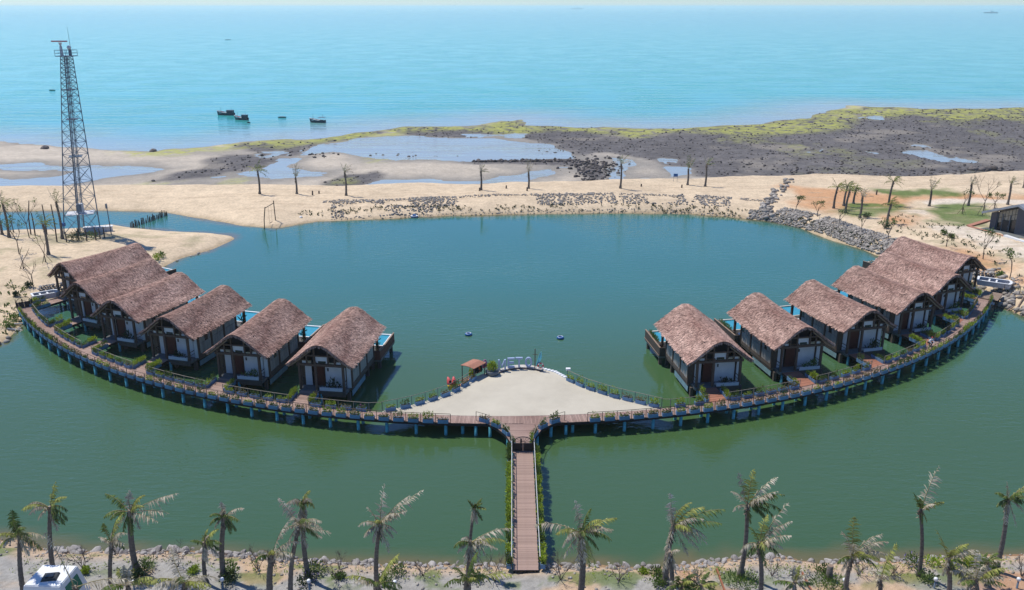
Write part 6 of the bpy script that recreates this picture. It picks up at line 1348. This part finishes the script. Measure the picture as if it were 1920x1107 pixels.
# ------------------------------------------------------------------ camper on the near bank
p = at(108, 1098, 2.6); cp = thing('camper', (p.x, p.y - .3, GN.h(p.x, p.y)), 'white camper trailer with dark roof hatch parked at the left of the near bank', 'camper', None, R(-3))
def frustum(x0, x1, y0, y1, z0, X0, X1, Y0, Y1, z1): return MB().add([(x0, y0, z0), (x1, y0, z0), (x1, y1, z0), (x0, y1, z0), (X0, Y0, z1), (X1, Y0, z1), (X1, Y1, z1), (X0, Y1, z1)], [(3, 2, 1, 0), (4, 5, 6, 7), (0, 1, 5, 4), (1, 2, 6, 5), (2, 3, 7, 6), (3, 0, 4, 7)])
frustum(-1.7, 1.7, -1.6, 1.3, .45, -1.25, 1.25, -1.35, .95, 2.55).build('body', white_paint, cp); MB().box((0, -.2, 2.58), (2.4, 2.2, .06)).build('roof', white_paint, cp)
h_ = MB().box((.12, -.45, 2.68), (1.05, .85, .16), rz=.2, taper=.85).build('roof_hatch', lamp_black, cp); MB().box((.12, -.45, 2.78), (.5, .4, .06), rz=.2).build('vent', dark_glass, h_)
frustum(1.40, 1.58, -1.0, .7, 1.2, 1.30, 1.36, -.9, .6, 2.2).build('side_window', mat('camper_green', (.03, .20, .12), .3), cp); frustum(-1.58, -1.40, -1.0, .7, 1.2, -1.36, -1.30, -.9, .6, 2.2).build('side_window', dark_glass, cp)
for sx in (-1, 1):
    for yv in (-.9, .7):
        w_ = MB().bar((sx * 1.35, yv, .36), (sx * 1.62, yv, .36), .36, n=16).build('wheel', rubber, cp); MB().bar((sx * 1.60, yv, .36), (sx * 1.64, yv, .36), .18, n=12).build('rim', steel, w_)
MB().box((0, 1.35, .55), (.2, 1.0, .12)).build('drawbar', steel_dark, cp)

# ------------------------------------------------------------------ fishing boats
def fishing_boat(px, py, L_, rz, label, canopy):
    b = at(px, py, -.5); t_ = thing('fishing_boat', b, label, 'boat', 'fishing boats moored offshore', rz); n = 9; P = []; F = []
    for k in range(n):
        f = k / (n - 1); x = -L_ / 2 + L_ * f; w_ = L_ * .16 * min(1, (1 - f) * 2.6 + .05) ** .6 * (.85 + .15 * min(1, f * 4)); sh = .85 + .9 * f ** 2.2 * (L_ / 7)
        P += [(x * (1 if f < .9 else 1.0), 0, -.35), (x, -w_ * .75, .0), (x + f * .25, -w_, sh), (x + f * .2, -w_ * .82, sh), (x, -w_ * .8, .45), (x, w_ * .8, .45), (x + f * .2, w_ * .82, sh), (x + f * .25, w_, sh), (x, w_ * .75, .0)]
    for k in range(n - 1):
        for j in range(9): F.append((k * 9 + j, k * 9 + (j + 1) % 9, (k + 1) * 9 + (j + 1) % 9, (k + 1) * 9 + j))
    F += [tuple(range(8, -1, -1)), tuple((n - 1) * 9 + j for j in range(9))]; MB().add(P, F).build('hull', hull_blue, t_)
    for s in (2, 7): MB().tube([P[k * 9 + s] for k in range(3, n)], .09, 5).build('gunwale', white_paint, t_)
    MB().box((L_ * .27, 0, .98), (L_ * .22, L_ * .22, .10)).build('foredeck', white_paint, t_)
    MB().box((L_ * .12, 0, .86), (L_ * .46, L_ * .27, .12)).build('deck', white_paint, t_); MB().box((L_ * .24, 0, .95), (L_ * .12, L_ * .12, .5)).build('hatch', red_paint if not canopy else boat_white, t_)
    if canopy:
        MB().box((-L_ * .28, 0, 1.95), (L_ * .42, L_ * .26, .08)).build('canopy', steel_dark, t_)
        for x in (-.46, -.1):
            for s in (-1, 1): MB().bar((x * L_, s * L_ * .12, .6), (x * L_, s * L_ * .12, 1.95), .04, n=4).build('canopy_post', white_paint, t_)
    else:
        c_ = MB().box((-L_ * .27, 0, 1.35), (L_ * .36, L_ * .24, 1.1)).build('cabin', hull_blue, t_); MB().box((-L_ * .27, 0, 1.95), (L_ * .42, L_ * .28, .10)).build('cabin_roof', steel_dark, c_)
        for x in (-.36, -.22): MB().box((x * L_, -L_ * .122, 1.5), (L_ * .08, .02, .4)).build('window', boat_white, c_)
    MB().bar((L_ * .30, 0, .6), (L_ * .30, 0, 3.4 if canopy else 3.0), .06, .04, 5).build('mast', timber, t_); MB().bar((-L_ * .34, 0, 1.9), (-L_ * .34, 0, 3.2), .04, n=5).build('mast', timber, t_)
fishing_boat(424, 216, 7.0, math.pi - .15, 'dark blue fishing boat farthest left with a red hatch', False)
fishing_boat(453, 225, 5.8, math.pi - .35, 'dark blue fishing boat just right of the first one', False)
fishing_boat(596, 230, 6.0, math.pi - .2, 'fishing boat with open canopy moored apart on the right', True)
def raft(px, py, L_, label, name='skiff'):
    b = at(px, py, -.5); t_ = thing(name, b, label, 'boat'); out = [(-L_ / 2, 0), (-L_ * .3, -L_ * .1), (L_ * .3, -L_ * .1), (L_ / 2, 0), (L_ * .3, L_ * .1), (-L_ * .3, L_ * .1)]
    MB().prism(out, -.15, .38).build('hull', hull_blue, t_); MB().box((0, 0, .42), (L_ * .5, L_ * .14, .08)).build('deck', timber_light, t_)
raft(529, 221, 3.2, 'thin low skiff between the moored fishing boats'); raft(466.5, 231, 1.2, 'tiny dark dinghy beside the second fishing boat', 'dinghy'); raft(427.5, 75, 8, 'lone dark boat far out on the open sea'); raft(117 * .0 + 98, 170, 3.2, 'small dark skiff on the sea behind the tower')
def ship(px, py, L_, label):
    b = at(px, py, -.5); t_ = thing('cargo_ship', b, label, 'ship', 'ships near the horizon'); MB().prism([(-L_ / 2, -L_ * .07), (L_ * .42, -L_ * .07), (L_ / 2, 0), (L_ * .42, L_ * .07), (-L_ / 2, L_ * .07)], -.5, L_ * .07).build('hull', steel, t_); MB().box((L_ * .05, 0, L_ * .10), (L_ * .2, L_ * .1, L_ * .10)).build('bridge', boat_white, t_)
ship(1082, 17.5, 190, 'faint grey cargo ship on the hazy horizon'); ship(1858, 25, 90, 'faint small ship at the right of the horizon'); ship(1336, 18, 70, 'faint speck of a ship right of the cargo ship')

# ------------------------------------------------------------------ people on the walk
def person(loc, rz, label, joints, edges, radii, cloth, head, cap=None, legs=None):
    t_ = thing('person', loc, label, 'person', None, rz); me = bpy.data.meshes.new('body'); me.from_pydata(joints, edges, []); me.materials.append(cloth)
    o = put('body', me, t_); sk = o.modifiers.new('skin', 'SKIN'); sk.use_smooth_shade = True
    for v, r in zip(me.skin_vertices[0].data, radii): v.radius = (r, r)
    me.skin_vertices[0].data[0].use_root = True; sb = o.modifiers.new('sub', 'SUBSURF'); sb.levels = 1; sb.render_levels = 1
    h = MB().ellipsoid(head, (.095, .11, .13), 12, 8).ellipsoid((head[0], head[1] - .11, head[2] - .02), (.02, .03, .03), 6, 4).build('head', skin, t_, True)
    MB().ellipsoid((head[0], head[1] + .02, head[2] + .05), (.105, .115, .10), 12, 6).build('cap' if cap else 'hair', cap or hair, h, True)
    return t_
# a crouching figure: pelvis, chest, neck, both legs folded, both arms forward
J = [(0, 0, .42), (0, -.12, .66), (0, -.26, .88), (0, -.32, .98), (-.12, -.02, .40), (-.18, -.38, .50), (-.17, -.22, .08), (-.17, -.36, .04), (.12, -.02, .40), (.18, -.38, .50), (.17, -.22, .08), (.17, -.36, .04), (-.20, -.26, .86), (-.30, -.42, .62), (-.18, -.60, .52), (.20, -.26, .86), (.30, -.42, .62), (.18, -.60, .52)]
Ed = [(0, 1), (1, 2), (2, 3), (0, 4), (4, 5), (5, 6), (6, 7), (0, 8), (8, 9), (9, 10), (10, 11), (2, 12), (12, 13), (13, 14), (2, 15), (15, 16), (16, 17)]
Rd = [.16, .17, .18, .06, .11, .085, .06, .05, .11, .085, .06, .05, .08, .055, .042, .08, .055, .042]
p = at(1741, 648, DZ); ps = person((p.x, p.y, DZ), R(20), 'person in white shirt and red cap crouching on the right boardwalk', J, Ed, Rd, shirt_white, (0, -.40, 1.13), red_paint)
tr_ = MB()
for sx in (-1, 1): tr_.tube([(sx * .11, .0, .41), (sx * .18, -.38, .52), (sx * .17, -.22, .10)], [.135, .105, .075], 8)
tr_.ellipsoid((0, .02, .40), (.20, .18, .14)).build('trousers', dark_cloth, ps, True)
